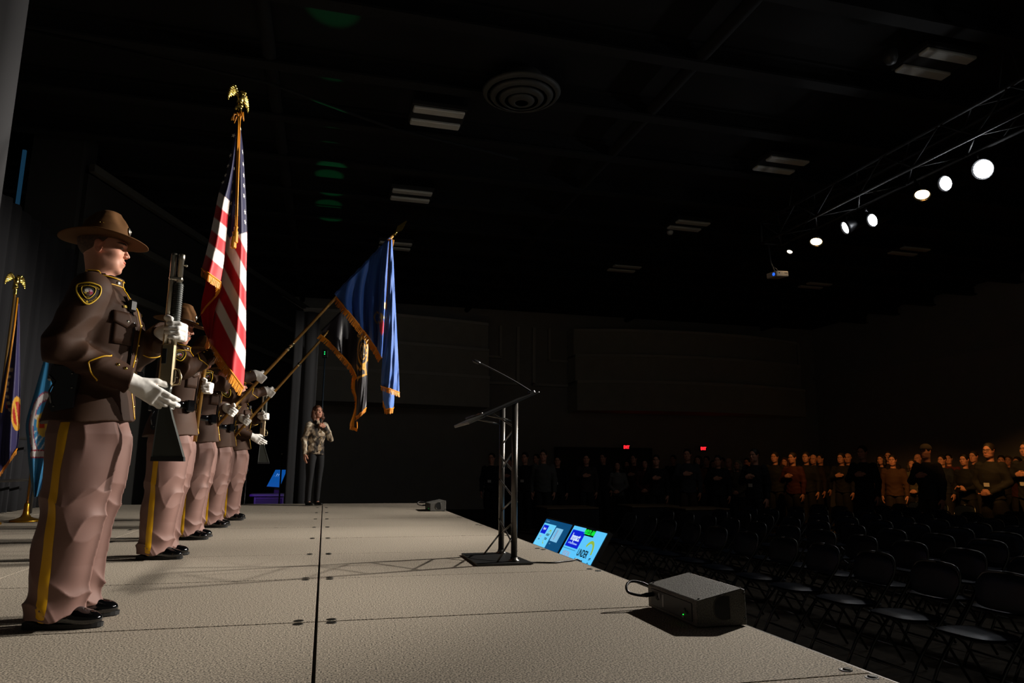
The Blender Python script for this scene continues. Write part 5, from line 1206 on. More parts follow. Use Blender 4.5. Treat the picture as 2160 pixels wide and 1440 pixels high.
txt('File  Edit  View', .12, .95, .035, '#7fb6d8', .6, sx=1.); txt('< 12 >', .12, .27, .06, '#7fb6d8', .6); rect(.645, .60, .655, .82, '#c97a80', .6, 'mark', .003); rect(.60, .66, .63, .82, '#5ab0e8', 1., 'mark', .003); txt('5:00', .60, .50, .04, '#7fb6d8', .5)
# ---- behind the far end of the stage: stand, blue screen, purple-lit case, dark stack with green lights
wp = lambda px, py, Y: at(px, py, Y)
g = G(); a = wp(595, 958, 13.8); g.tube([a, np.array([a[0], 13.8, .02])], .014, 8); so = empty('upright_stand', (0, 0, 0), 0, 'thin dark upright stand before the small blue screen', 'stand'); g.obj('pole', m_alu, so, smooth=True)
g = G(); g.sphere(a + np.array([0, 0, .01]), .02, 8, 6); g.obj('pole_cap', m_portm, so, smooth=True)
for k_ in range(3): t_ = k_*2.1; g = G(); g.tube([(a[0], 13.8, .35), (a[0] + .22*math.cos(t_), 13.8 + .22*math.sin(t_), .015)], .010, 6); g.obj('leg', m_blackm, so, smooth=True)
bs_ = empty('tilted_monitor', (0, 0, 0), 0, 'small tilted blue-lit monitor beyond the stage left of the singer', 'monitor')
q = [wp(581, 990, 14.75), wp(606, 990, 14.75), wp(590, 1028, 14.6), wp(562, 1026, 14.6)]
g = G(); n_ = nrm(np.cross(q[1] - q[0], q[3] - q[0])); n_ = n_ if n_[1] < 0 else -n_; g.prism([p - n_*.03 for p in q], n_*.028); g.obj('monitor_case', m_blackm, bs_)
g = G(); g.prism([p*.97 + np.mean(q, 0)*.03 - n_*.0 for p in q], n_*.002); g.obj('monitor_picture', mat('blue_picture', '#020406', .4, emit=('#0b62c4', .55)), bs_)
for (x0, y0, x1, y1) in ((571, 1012, 579, 1003), (576, 1014, 586, 999), (581, 1014, 589, 1000), (572, 1009, 578, 1005), (585, 1014, 591, 1006)):
    g = G(); g.tube([wp(x0, y0, 14.62 + (1028 - y0)*.0035) + n_*.004, wp(x1, y1, 14.62 + (1028 - y1)*.0035) + n_*.004], .010, 5); g.obj('picture_stroke', mat('white_picture', '#020406', .4, emit=('#7fb4ff', .8)), bs_)
g = G(); g.box((-.88, 14.85, .62), (.10, .10, 1.2)); g.obj('monitor_post', m_blackm, bs_)
cs = empty('road_case', (-1.0, 14.5, 0), 0, 'low black road case with edges lit purple, beyond the stage', 'case')
g = G(); g.box((.02, 0, .44), (.50, .42, .88), b=.01); g.obj('case_body', mat('case_black', '#2a2a30', .5), cs)
g = G(); g.box((-.02, 0, .905), (.62, .50, .045), b=.008); g.obj('case_lid', mat('case_lid', '#55555c', .4, .3), cs)
for x_ in (-.23, .27):
    for y_ in (-.21,): g = G(); g.box((x_, y_, .44), (.03, .03, .88)); g.obj('case_edge', mat('case_edge', '#8a8a90', .35, .9), cs)
for z_ in (.86, .70): g = G(); g.box((.02, -.212, z_), (.48, .012, .025)); g.obj('case_edge', mat('case_edge', '#8a8a90', .35, .9), cs)
g = G(); g.box((.05, -.216, .55), (.12, .012, .08), b=.004); g.obj('case_latch', mat('case_edge', '#8a8a90', .35, .9), cs)
ld = bpy.data.lights.new('purple_led', 'SPOT'); ld.energy = 30; ld.color = (.25, .05, 1.); ld.spot_size = .75; ld.shadow_soft_size = .03; lo_ = bpy.data.objects.new('purple_led', ld); COL.objects.link(lo_); lo_.location = (-1.30, 13.50, 1.35); lo_.rotation_euler = (Vector((-1.0, 14.3, .85)) - Vector((-1.30, 13.50, 1.35))).to_track_quat('-Z', 'Y').to_euler()
lf = empty('led_lamp', (-1.33, 13.42, ST*0), 0, 'small floor lamp behind the stage that glows purple on the road case', 'lamp')
g = G(); g.tube([(0, 0, .01), (0, 0, 1.36)], .012, 8); g.obj('lamp_stem', m_blackm, lf, smooth=True); g = G(); g.lathe([(.0, 0), (.15, 0), (.15, .012), (.02, .02)], 14); g.obj('lamp_foot', m_blackm, lf); g = G(); g.box((0, 0, 1.38), (.07, .06, .06), b=.01); g.obj('lamp_head', m_blackm, lf)
# green uplight bar
gl = empty('led_bar', (.80, 13.95, 0), 0, 'black light bar on a tall stand behind the singer with two green pilot lights', 'light bar')
pz = wp(683, 748, 13.95)[2]; px_ = wp(683, 800, 13.95)[0] - .80
g = G(); g.tube([(px_, 0, .01), (px_, 0, pz)], .014, 8); g.obj('stand_pole', mat('blue_steel', '#10202c', .5), gl, smooth=True)
g = G(); g.box((px_, 0, pz + .02), (.10, .07, .16), b=.01); g.obj('control_box', m_blackm, gl)
for dz in (.05, .01): g = G(); g.sphere((px_ - .01, -.036, pz + dz), .010, 8, 6); g.obj('pilot_light', mat('green_pilot', '#021004', .4, emit=('#18e060', 3.)), gl)
g = G(); g.box((.08, .15, .10), (.76, .12, .10), b=.01); g.obj('bar_body', m_blackm, gl)
for k_ in range(3): t_ = k_*2.1 + .5; g = G(); g.tube([(px_, 0, .35), (px_ + .22*math.cos(t_), .22*math.sin(t_), .012)], .010, 6); g.obj('leg', m_blackm, gl, smooth=True)
for i, yt in enumerate((8.3, 9.7, 11.1, 12.4, 13.6, 15.2)):
    g = G(); p = np.array([-.22 + .11*i, .15, .16]); g.lathe([(.0, .0), (.030, .002), (.034, -.01)], 12, p); g.obj('lens', mat('green_lens', '#02180a', .3, emit=('#0f9a48', .6)), gl)
    spot('green_beam', (.80 + p[0], 13.95 + p[1], p[2] + .03), (-.18, yt, ZF + .2), (900, 950, 950, 900, 850, 850)[i], 5.0, (.02, 1., .28), .02, .6)
# ---- railing behind the flags at the back of the stage
rl = empty('back_rail', (0, 0, 0), 0, 'dark guard rail of horizontal tubes behind the flags', 'railing')
for (h_) in (.45, .98):
    g = G(); g.tube([(-3.98, 7.0, ST + h_), (-3.75, 11.6, ST + h_)], .018, 8); g.obj('rail', m_alu, rl, smooth=True)
for y_ in (7.1, 8.4, 9.7, 11.0): g = G(); xx = -3.98 + .05*(y_ - 7); g.tube([(xx, y_, ST + .003), (xx, y_, ST + 1.0)], .018, 8); g.obj('rail_post', m_alu, rl, smooth=True)
g = G(); g.prism([(-4.05, 9.35, ST + .004), (-4.03, 9.75, ST + .004), (-3.99, 9.75, ST + .004), (-4.01, 9.35, ST + .004)], (0, 0, 1.02)); tag(g.obj('rust_panel', mat('rust_wood', '#7a4022', .7, var=(8, .3))), 'rust-brown upright board behind the light blue flag', 'board')
# ================================================================== CIVILIANS
def civ(name, pose='down', female=False, hair='short', h=.012, head_h=.007, face='#c98f76', top='#333333', leg='#222222', hairc='#3a2a1e', badge=False, hgt=1.75, topm=None, skirt=False, mic=None, long_top=False, collar=False, build=1.):
    """standing clothed person facing +X; returns the root empty (at the feet) with parts"""
    root = empty(name, (0, 0, 0)); root.scale = (hgt/1.77,)*3; w = build*(.90 if female else 1.)
    shy = .175*w; sh = [np.array([-.005, -shy, 1.43]), np.array([-.005, shy, 1.43])]
    P = dict(down=[((-.02, -.235*w, 1.15), (.03, -.235*w, .90)), ((-.02, .235*w, 1.15), (.03, .235*w, .90))],
             heart=[((.02, -.27*w, 1.18), (.185, -.06, 1.27)), ((-.02, .235*w, 1.15), (.03, .235*w, .90))],
             clasp=[((-.02, -.25*w, 1.16), (.185, -.055, 1.00)), ((-.02, .25*w, 1.16), (.190, .055, 1.00))],
             phone=[((-.02, -.25*w, 1.16), (.215, -.09, 1.10)), ((-.02, .25*w, 1.16), (.225, .085, 1.10))],
             mic=[((-.03, -.225, 1.16), (.02, -.225, .90)), ((.06, .255, 1.18), (.155, .060, 1.395))])[pose]
    hp = []
    for i, (el, wr_) in enumerate(P):
        el, wr_ = np.array(el), np.array(wr_); d = nrm(wr_ - el); sy = -1 if i == 0 else 1
        if pose == 'down' or (pose == 'heart' and i == 1) or (pose == 'mic' and i == 0): hp.append((el, wr_, dict(f=(.12, 0, -1), n=(0, -sy, 0), thumb=(1, 0, 0)), dict(curl=.35)))
        elif pose == 'heart': hp.append((el, wr_, dict(f=(.12, .95, .10), n=(-1, .15, 0), thumb=(0, 0, 1)), dict(curl=.15)))
        elif pose == 'mic': hp.append((el, wr_, dict(f=(-.12, -.86, .30), n=(-.95, .25, -.15), thumb=(-.2, .3, 1)), dict(grip=(wr_ + np.array([-.012, -.065, .045]), .017))))
        else: hp.append((el, wr_, dict(f=(.55, -sy*.8, -.1 if pose == 'clasp' else .25), n=(-.8, -sy*.5, .1), thumb=(0, 0, 1)), dict(curl=.55)))
    hc = np.array([-.006, 0, 1.665]); HR = roty(-.10 if pose == 'mic' else 0.); hk = .96 if not female else .93
    B = Sdf(); B.add(zloft([(.90, 0, 0, .085, .11*w), (1.05, 0, 0, .095, .125*w), (1.30, .005, 0, .11, .145*w), (1.42, 0, 0, .08, .14*w), (1.47, 0, 0, .05, .07)]))
    for s_, (el, wr_, _, _) in zip(sh, hp): B.chain([s_, el, wr_], [.046*w, .040*w, .028], .03)
    for y in (-.085, .085): B.chain([(0, y, .90), (.0, y, .48), (-.03, y, .08), (.06, y, .03)], [.066*(.8 if female else 1), .046*(.75 if female else 1), .032, .022], .03)
    B.chain([(-.015, 0, 1.44), hc + np.array([-.022, 0, -.06])], [.054*w, .050*w], .03)
    HD = Sdf(); head_sdf(HD, hc, HR, hk, .03, female); B.add(grouped(HD), .03)
    for el, wr_, a, kw in hp:
        HS = Sdf()
        for f_, kk in hand_caps(wr_, np.array(a['f'], float), np.array(a['n'], float), np.array(a['thumb'], float), **kw, s=1. if not female else .9): HS.add(f_, kk)
        B.add(grouped(HS), .01)
    sdf_obj('body', B, h, m_skin, root, fine=((hc[0]-.12, hc[0]+.14, head_h), (hc[1]-.10, hc[1]+.10, head_h), (hc[2]-.13, hc[2]+.14, head_h)), color=skin_color(face, hc, HR, hk, None, tuple(np.array(lin(hairc))*.8)))
    T = Sdf(); zb = .80 if long_top else .90; fb = .012 if female else 0
    T.add(zloft([(zb - .03, -.004, 0, .145*w, .185*w), (1.0, 0, 0, .128*w, .165*w), (1.10, .0, 0, .122*w, .158*w), (1.22, .010 + fb, 0, .135*w + fb, .172*w), (1.32, .010, 0, .138*w, .182*w), (1.39, .002, 0, .122*w, .170*w), (1.44, -.008, 0, .090*w, .140*w), (1.485, -.014, 0, .066, .080), (1.51 if collar else 1.495, -.012, 0, .060, .066)]))
    for s_, (el, wr_, _, _) in zip(sh, hp): T.chain([s_, el], [.070*w, .058*w], .04); T.chain([el, np.array(wr_)*1. + .02*nrm(el - wr_)], [.056*w, .046*w], .02)
    T.disp(lambda P_: (.006*vnoise(P_, (8, 8, 6), 2) + .004*(2*np.abs(np.sin(P_[:, 2]*24 + 10*P_[:, 1] + 3*vnoise(P_, 6, 4))) - 1)).astype(F32)); T.both(lambda P_: np.where(np.abs(P_[:, 1]) < .17*w, zb - P_[:, 2], -1.) if True else 0, .004)
    tp_ = sdf_obj('jacket' if not female else 'top', T, h, topm or mat('cloth_' + top, top, .85, var=(7, .15)), root)
    if collar:
        for sy in (-1, 1): g = G(); g.prism([(.055, sy*.02, 1.475), (.075, sy*.055, 1.455), (.03, sy*.075, 1.525), (.045, sy*.035, 1.53)], (.006, 0, 0)); g.obj('collar_point', topm or mat('cloth_' + top, top, .85), tp_)
    L = Sdf(); sl_ = .72 if female else 1.
    for y in (-.088, .088): L.add(zloft([(.05, -.03, y, .085*sl_, .068*sl_), (.25, -.03, y, .085*sl_ + .006, .070*sl_ + .004), (.47, -.012, y, .090*sl_ + .006, .078*sl_ + .004), (.70, -.002, y, .112*sl_ + .018, .094*sl_ + .010), (.86, 0, y*.9, (.108 if female else .122)*w, .092*w), (.93, 0, y*.75, .09, .085)]), .02)
    L.disp(lambda P_: (.005*vnoise(P_, (9, 9, 6), 3)).astype(F32)); sdf_obj('trousers', L, h, mat('cloth_' + leg, leg, .85, var=(7, .1)), root)
    for y in (-.088, .088):
        S = Sdf(); S.add(ell((.055, y, .032), (.10, .040, .034))); S.add(ell((-.05, y, .05), (.05, .034, .055)), .04); S.both(lambda P_: .006 - P_[:, 2], .003); sdf_obj('shoe', S, max(h, .009), mat('dark_shoe', '#141312', .4), root)
    whd = lambda p: hc + HR @ (np.array(p)*hk)
    H = Sdf()
    if hair != 'bald':
        H.add(ell(whd((-.016, 0, .040)), np.array([.106, .084, .096])*hk, HR)); H.sub(ell(whd((.088, 0, -.022)), np.array([.074, .080, .104])*hk, HR), .012)
        if hair == 'long':
            for sy in (-1, 1): H.chain([whd((-.02, sy*.070, .05)), whd((-.005, sy*.086, -.04)), whd((.005, sy*.090, -.11)), whd((.015, sy*.082, -.165))], [.034, .036, .040, .026], .03)
            H.chain([whd((-.075, 0, .02)), whd((-.085, 0, -.08)), whd((-.075, 0, -.16))], [.055, .062, .045], .03)
        elif hair == 'short': H.sub(ell(whd((.0, 0, -.10)), np.array([.13, .12, .085])*hk, HR), .012)
        H.disp(lambda P_: (.006*vnoise(P_, (26, 26, 9), 6) + (.004*np.sin(P_[:, 2]*75 + 9*P_[:, 1]) if hair == 'long' else 0)).astype(F32)); sdf_obj('hair', H, head_h, mat('hair_' + hairc, hairc, .55, var=(60, .35)), root)
    if hair == 'cap':
        C = Sdf(); C.add(ell(whd((-.014, 0, .055)), np.array([.108, .086, .085])*hk, HR)); C.both(lambda P_: F32(hc[2] + .040) - P_[:, 2], .004); C.add(ell(whd((.105, 0, .050)), np.array([.065, .065, .006])*hk, HR), .01); sdf_obj('cap', C, head_h, mat('cap_cloth', '#4a4238', .85), root)
    if badge:
        g = G(); p = cast(T, [(0, 0, 1.13)], [(1, -.12, 0)], .4)[0]; g.box(p + np.array([.006, 0, 0]), (.003, .085, .06)); bd = g.obj('name_badge', mat('badge_card', '#cfcbc4', .6), root)
        g = G()
        for sy in (-1, 1): g.tube([p + np.array([.006, sy*.01, .03]), p + np.array([.012, sy*.045, .15]), np.array([.06, sy*.070, 1.45])], .0035, 5)
        g.obj('lanyard', mat('lanyard', '#22324a', .7), bd, smooth=True)
    return root
# ---- the singer
def fur():
    m = bpy.data.materials.new('plaid_fleece'); m.use_nodes = True; nt = m.node_tree; N = nt.nodes; L_ = nt.links; b = N['Principled BSDF']; b.inputs['Roughness'].default_value = .95
    tc = N.new('ShaderNodeTexCoord'); n = N.new('ShaderNodeTexNoise'); n.inputs['Scale'].default_value = 7.5; n.inputs['Detail'].default_value = 3; mp_ = N.new('ShaderNodeMapping'); mp_.inputs['Scale'].default_value = (1, 1.3, .9); L_.new(tc.outputs['Object'], mp_.inputs[0]); L_.new(mp_.outputs[0], n.inputs['Vector'])
    r_ = N.new('ShaderNodeValToRGB'); e = r_.color_ramp.elements; e[0].position = .34; e[0].color = (*lin('#1d1b1c'), 1); e[1].position = .60; e[1].color = (*lin('#d9cdb8'), 1); q_ = e.new(.45); q_.color = (*lin('#4e463e'), 1); q_ = e.new(.52); q_.color = (*lin('#a08a70'), 1)
    L_.new(n.outputs['Fac'], r_.inputs[0]); L_.new(r_.outputs[0], b.inputs['Base Color']); n2 = N.new('ShaderNodeTexNoise'); n2.inputs['Scale'].default_value = 160; L_.new(tc.outputs['Object'], n2.inputs['Vector']); bp = N.new('ShaderNodeBump'); bp.inputs['Strength'].default_value = .6; bp.inputs['Distance'].default_value = .006; L_.new(n2.outputs['Fac'], bp.inputs['Height']); L_.new(bp.outputs[0], b.inputs['Normal'])
    return m
sg = civ('person', 'mic', True, 'long', .0075, .0042, '#d0967c', leg='#1d1d1f', hairc='#5e3a26', hgt=1.655, topm=fur(), collar=True)
sg.location = (-.155, 12.47, ST + .002); sg.rotation_euler = (0, 0, math.radians(-60)); sg.scale = (sg.scale[0]*1.0,)*3; tag(sg, 'woman in a brown and cream plaid jacket singing into a handheld microphone', 'person')
for i, z_ in enumerate((1.40, 1.30, 1.20, 1.08, .97)): g = G(); g.sphere((.135 + .014*(1 if z_ < 1.35 else -1.2), .0, z_), .011, 8, 6); g.obj('jacket_button', m_brass, sg, smooth=True)
mk_ = empty('microphone', (0, 0, 0), 0, 'black handheld microphone at the singer\'s mouth', 'microphone')
Q = np.array([.155 - .012, .060 - .065, 1.395 + .045]); ax = nrm(np.array([-.15, -.05, 1.0])); g = G(); g.tube([Q - ax*.10, Q - ax*.02, Q + ax*.055, Q + ax*.062], [.010, .012, .0145, .018], 12); g.obj('handle', m_blackm, mk_, smooth=True)
g = G(); g.sphere(Q + ax*.082, .024, 14, 10); g.obj('grille', mat('mic_grille', '#4a4a4c', .35, .9), mk_, smooth=True)
mk_.location = sg.location; mk_.rotation_euler = sg.rotation_euler; mk_.scale = sg.scale
# ================================================================== THE HALL: chairs, audience, truss
m_vinyl = mat('blue_vinyl', '#141c2a', .38, bump=(120, .1, .001))
m_frame = mat('chair_frame', '#6a6a68', .3, 1.)
def folding_chair():
    r = empty('folding_chair', (0, 0, 0))       # faces -X, origin on the floor below the seat
    def pad(name, c, d, R_, bulge, rt=0.):
        n = 9; g = G(); Pp = np.zeros((n, n, 3)); hx, hy, hz = np.array(d)/2
        for s_, lst in ((1, 0), (-1, 1)):
            for i in range(n):
                for j in range(n):
                    u, v = -1 + 2*i/(n-1), -1 + 2*j/(n-1); q = max(0, 1 - abs(u)**4)*max(0, 1 - abs(v)**4); e = (1 - .10*abs(u)**6*abs(v)**2)
                    Pp[i, j] = np.array(c) + R_ @ np.array([u*hx*(1 - .14*abs(v)**4), v*hy*(1 - .14*abs(u)**4)*(1 - rt*max(0, u)**2.5), s_*hz*(.25 + .75*q**.5) + bulge*(u*u - .4)])
            g.grid(Pp)
        return g.obj(name, m_vinyl, r, smooth=True)
    pad('seat', (.0, 0, .445), (.40, .40, .055), roty(.05), 0.0)
    pad('backrest', (.262, 0, .685), (.235, .44, .045), roty(math.radians(-78)), .0, .20)
    for s_ in (-1, 1):
        y = s_*.215
        g = G(); g.tube(catmull([(-.235, y, .012), (-.10, y, .24), (.08, y, .44), (.215, y, .60), (.268, y, .68), (.288, y*.95, .75), (.300, y*.72, .800), (.304, 0, .812)], 18), .0115, 7); g.obj('front_leg', m_frame, r, smooth=True)
        g = G(); g.tube([(.315, y*.92, .012), (.10, y*.92, .34), (-.03, y*.92, .43)], .0105, 7); g.obj('rear_leg', m_frame, r, smooth=True)
    for (x_, w_, z_) in ((.235, .195, .13), (-.17, .21, .12)): g = G(); g.tube([(x_, -w_, z_), (x_, w_, z_)], .008, 6); g.obj('stretcher', m_frame, r, smooth=True)
    return r
def proj(p):
    q = Vector(p) - cam.location; x, y, z_ = q.dot(_rt), q.dot(_up), q.dot(_fw); return (1080 + x/z_*_f, 720 - y/z_*_f) if z_ > 0 else (-9999, 0)
ORD = ['first', 'second', 'third', 'fourth', 'fifth', 'sixth', 'seventh', 'eighth', 'ninth', 'tenth', 'eleventh', 'twelfth', 'thirteenth', 'fourteenth', 'fifteenth', 'sixteenth', 'seventeenth', 'eighteenth', 'nineteenth', 'twentieth']
ROWN = ['the front row'] + ['the ' + ORD[i] + ' row' for i in range(1, 12)]
AUD = [ # px, head top, kind, height, top, legs, hair, label
 (1040, 958, 'm_open', 1.76, '#15151a', '#2a2724', '#1c1512', 'person in a dark shirt with white badge, leftmost of the standing audience'),
 (1076, 966, 'm_heart', 1.72, '#4a4a48', '#1b1b1e', '#2a1d14', 'person in a grey top seen between the lectern posts'),
 (1108, 957, 'm_open', 1.78, '#131318', '#17171a', '#20180f', 'person in black with white badge, just right of the lectern posts'),
 (1131, 960, 'm_heart', 1.74, '#33312c', '#222222', '#2c2018', 'person half hidden left of the man in the pale grey shirt'),
 (1146, 952, 'm_down', 1.82, '#6c6c66', '#2c2a28', '#2c2018', 'tall man in a pale grey shirt, near the left end of the audience'),
 (1175, 964, 'm_open', 1.72, '#0c0c0e', '#121214', '#17110c', 'person in a black tee shirt with white badge at the waist'),
 (1234, 960, 'm_heart', 1.76, '#4b3f3a', '#22252c', '#24180f', 'person in a brown checked top left of the exit doors'),
 (1268, 958, 'm_down', 1.84, '#3a3836', '#2c2c2e', '#2a1f16', 'broad man in a dark checked shirt before the exit doors'),
 (1298, 974, 'f_long', 1.64, '#8d8c88', '#1d1d20', '#2c1c12', 'person with a pale sleeve right of the broad checked man'),
 (1317, 972, 'f_long', 1.66, '#27252a', '#1c1c1e', '#120d0a', 'woman with long dark hair left of the orange-lit man by the doors'),
 (1331, 960, 'm_heart', 1.78, '#5a1e14', '#222022', '#2a1c12', 'man in dark red, his face dimly orange, under the left exit sign'),
 (1354, 970, 'f_long', 1.62, '#6a2a2c', '#1c1a1c', '#1a120c', 'woman in muted pink red standing between two dark figures'),
 (1377, 962, 'm_heart', 1.74, '#161417', '#141416', '#120d0a', 'dark-clad man with an orange-lit face left of the green jacket'),
 (1412, 962, 'm_down', 1.80, '#1c3a36', '#8f8a82', '#2b2622', 'stooped man in a dark green jacket and pale jeans'),
 (1441, 950, 'm_heart', 1.86, '#47454c', '#5a4030', '#20150d', 'tall man in a slate shirt right of the green jacket'),
 (1463, 963, 'f_long', 1.66, '#8a4a2c', '#1e1c1c', '#3a2214', 'woman with an orange-lit face behind the white sweater'),
 (1480, 964, 'm_heart', 1.70, '#19181b', '#151517', '#15100c', 'dark figure close behind the white sweater on its left'),
 (1494, 972, 'f_long', 1.64, '#b3aea2', '#141416', '#0e0b0a', 'person in a loose white sweater and black trousers'),
 (1503, 963, 'm_heart', 1.74, '#1a1a1e', '#161618', '#20160e', 'man with an orange-lit face above the white sweater'),
 (1512, 967, 'm_heart', 1.70, '#40261c', '#1a1a1a', '#1c130c', 'small warm-lit face just right of the white sweater'),
 (1525, 968, 'm_bald', 1.70, '#7a3c20', '#1a1a1a', '#1c130c', 'balding man lit orange, right of the white sweater'),
 (1543, 972, 'f_long', 1.64, '#77684e', '#22201e', '#b4a684', 'person with long pale hair and a tan top'),
 (1563, 968, 'm_down', 1.70, '#0d0d0f', '#111113', '#120d0a', 'dark seated-height figure in black right of the pale hair'),
 (1578, 950, 'm_badge', 1.82, '#111114', '#141416', '#1a120d', 'large dark-suited man with hanging badge, middle of the audience'),
 (1620, 956, 'm_down', 1.84, '#101318', '#101014', '#1c1510', 'broad man in a near-black jacket in the middle of the audience'),
 (1640, 967, 'f_long', 1.66, '#3a1e14', '#1a1a1a', '#5a2c14', 'woman with warm-lit face beside the brightly lit young man'),
 (1656, 957, 'm_heart', 1.78, '#5c1f12', '#1c1a1a', '#2c1a0e', 'young man brightly lit orange with an open collar'),
 (1684, 956, 'm_open', 1.78, '#17161a', '#151517', '#2a1d14', 'man in black with a square white badge right of the orange-lit man'),
 (1699, 961, 'm_bald', 1.72, '#2a1810', '#1a1a1a', '#1c130c', 'small orange-lit forehead behind the dark suited men'),
 (1713, 960, 'm_badge', 1.78, '#0e0e12', '#121214', '#1b140f', 'dark-suited man with white collar and low badge'),
 (1756, 958, 'm_heart', 1.78, '#1a1a1e', '#161618', '#2b2220', 'dim man behind the bald man with a fist on his chest'),
 (1770, 958, 'm_bald', 1.78, '#191a1e', '#141416', '#20160e', 'bald man with a fist raised to his chest'),
 (1800, 944, 'm_heart', 1.90, '#0d0e12', '#0f0f12', '#1a120d', 'very large dark man in a suit with hand on chest'),
 (1838, 961, 'f_long', 1.70, '#1c1414', '#161414', '#24150c', 'face lit dull orange left of the brown jacket'),
 (1853, 954, 'm_heart', 1.80, '#20140e', '#161414', '#30200f', 'tall face behind the person in the brown jacket'),
 (1861, 962, 'm_down', 1.72, '#5c3818', '#2a1c12', '#1c120a', 'person in a golden brown jacket with head bowed'),
 (1900, 970, 'f_long', 1.64, '#6d6350', '#1c1a1a', '#4a3a26', 'pale face low behind the man in the cap'),
 (1913, 960, 'm_bald', 1.74, '#33302a', '#1a1a1a', '#20160e', 'face close behind the shoulder of the man in the cap'),
 (1930, 941, 'm_cap', 1.90, '#3c3a3e', '#4a3c22', '#2a1d14', 'man in a cap and grey jacket with hand over his heart'),
 (1962, 962, 'm_heart', 1.72, '#1d2638', '#1a1a1c', '#140e0a', 'dim face right of the man in the cap, in navy'),
 (1976, 960, 'm_heart', 1.74, '#7a2c20', '#1a1a1c', '#1c140c', 'dim face left of the woman with a phone, in red brown'),
 (2008, 960, 'f_phone', 1.77, '#0d1016', '#0c0c0e', '#140b07', 'woman in a black polo brightly lit orange, looking up from a phone'),
 (2028, 954, 'm_heart', 1.78, '#241a12', '#181614', '#2e2012', 'dim face between the woman with a phone and the man in glasses'),
 (2060, 939, 'm_clasp', 1.92, '#26241a', '#1a1916', '#3a2c18', 'big man in glasses and dark green with square badge, hands clasped'),
 (2084, 963, 'm_heart', 1.70, '#1d1713', '#161414', '#24150c', 'dim face just right of the man in glasses'),
 (2098, 963, 'f_long', 1.68, '#3c2a18', '#1a1816', '#6a5634', 'person with long fair hair between the man in glasses and the last man'),
 (2116, 966, 'm_heart', 1.66, '#5a2420', '#181616', '#20140c', 'dim figure in red left of the last man on the right'),
 (2137, 936, 'm_badge', 1.93, '#1e1e20', '#161616', '#2a1c10', 'man with a lit brow at the right edge of the audience'),
]
def hor(px): return 982 + (px - 1080)*.0076
SPOT = []
for a_ in AUD:                                            # a clear standing place for each person along the line of sight
    px, py, kd, ht = a_[:4]
    if py >= 953 and px not in (1494, 1412, 1620, 1543, 1563, 2008): ht = min(max(CZ + 17.2*(hor(px) - py)/_f, 1.57), 1.88)
    d = _ray((px - 1080)/_f, 0); d.z = 0; d.normalize(); fwd = Vector((_fw.x, _fw.y, 0)).normalized(); best = None
    for dh in (0, .02, -.02, .04, -.04, .06, -.06, .08, -.08, .10, -.10, .12, -.12, .14, -.14, .16, -.16):
        h_ = ht + dh
        if h_ < 1.53 or h_ > 1.97: continue
        dist = (h_ - CZ)*_f/max(8, hor(px) - py)*.985
        if dist < 10.2 or dist > 20.5: continue
        q = d*(dist/d.dot(fwd)); gap_ = min([math.hypot(q.x - s_[0], q.y - s_[1]) for s_ in SPOT] + [9.])
        if q.y > 23 or q.x > 18.6: continue
        if best is None or gap_ > best[0] + 1e-6: best = (gap_, q.x, q.y, h_)
        if gap_ > .62: best = (gap_, q.x, q.y, h_); break
    SPOT.append((best[1], best[2], best[3]))
ch0 = folding_chair(); used = False; CH = []
for k_ in range(9):
    X = 4.12 + .93*k_; n_ = 0
    for j in range(24):
        y = 2.05 + .602*j + (.3 if k_ % 2 else 0)*0; 
        if y > 10.4 + .28*k_: break
        pr = proj((X, y, .6))
        if pr[0] > 2235 or pr[1] > 1500: continue
        if any(abs(X + .05 - s_[0]) < .50 and abs(y - s_[1]) < .50 for s_ in SPOT): continue
        o = ch0 if not used else copy_tree(ch0); used = True
        o.location = (X + random.uniform(-.02, .02), y + random.uniform(-.015, .015), 0); o.rotation_euler = (0, 0, random.uniform(-.04, .04))
        tag(o, 'dark padded folding chair, %s from the near end of %s' % (ORD[n_], ROWN[k_]), 'chair', 'empty folding chairs in rows'); n_ += 1; CH.append((X, y))
# ---- tables at the back of the hall
def table(x, y, L_, rz, label):
    t = empty('folding_table', (x, y, 0), rz, label, 'table', 'long tables at the back of the hall')
    g = G(); g.box((0, 0, .735), (L_, .72, .03), b=.006); g.obj('table_top', mat('table_wood', '#5e4a30', .6, var=(5, .15)), t)
    n = 60; V = []; F = []
    per = [(-L_/2, -.37), (L_/2, -.37), (L_/2, .37), (-L_/2, .37), (-L_/2, -.37)]
    for a_, b_ in zip(per, per[1:]):
        m_ = 40 if abs(b_[0] - a_[0]) > 1 else 16
        for i in range(m_): u = i/m_; x_ = a_[0] + (b_[0]-a_[0])*u; y_ = a_[1] + (b_[1]-a_[1])*u; w_ = .012*math.sin(i*1.7); V += [(x_ + w_*(abs(b_[1]-a_[1]) > .1), y_ + w_*(abs(b_[0]-a_[0]) > .1), .02), (x_*.995, y_*.99, .71)]
    n2 = len(V)//2; F = [(2*i, 2*((i+1) % n2), 2*((i+1) % n2)+1, 2*i+1) for i in range(n2)]
    mesh_obj('table_skirt', V, F, m_drape, t, smooth=True, fix=False)
    for sx in (-1, 1):
        for sy in (-1, 1): g = G(); g.tube([(sx*(L_/2 - .12), sy*.28, .01), (sx*(L_/2 - .12), sy*.28, .72)], .014, 6); g.obj('leg', m_frame, t, smooth=True)
TB = []
def clear(x, y): return min(math.hypot(x - s_[0], y - s_[1]) for s_ in SPOT + [(c_[0] + .05, c_[1]) for c_ in CH] + TB)
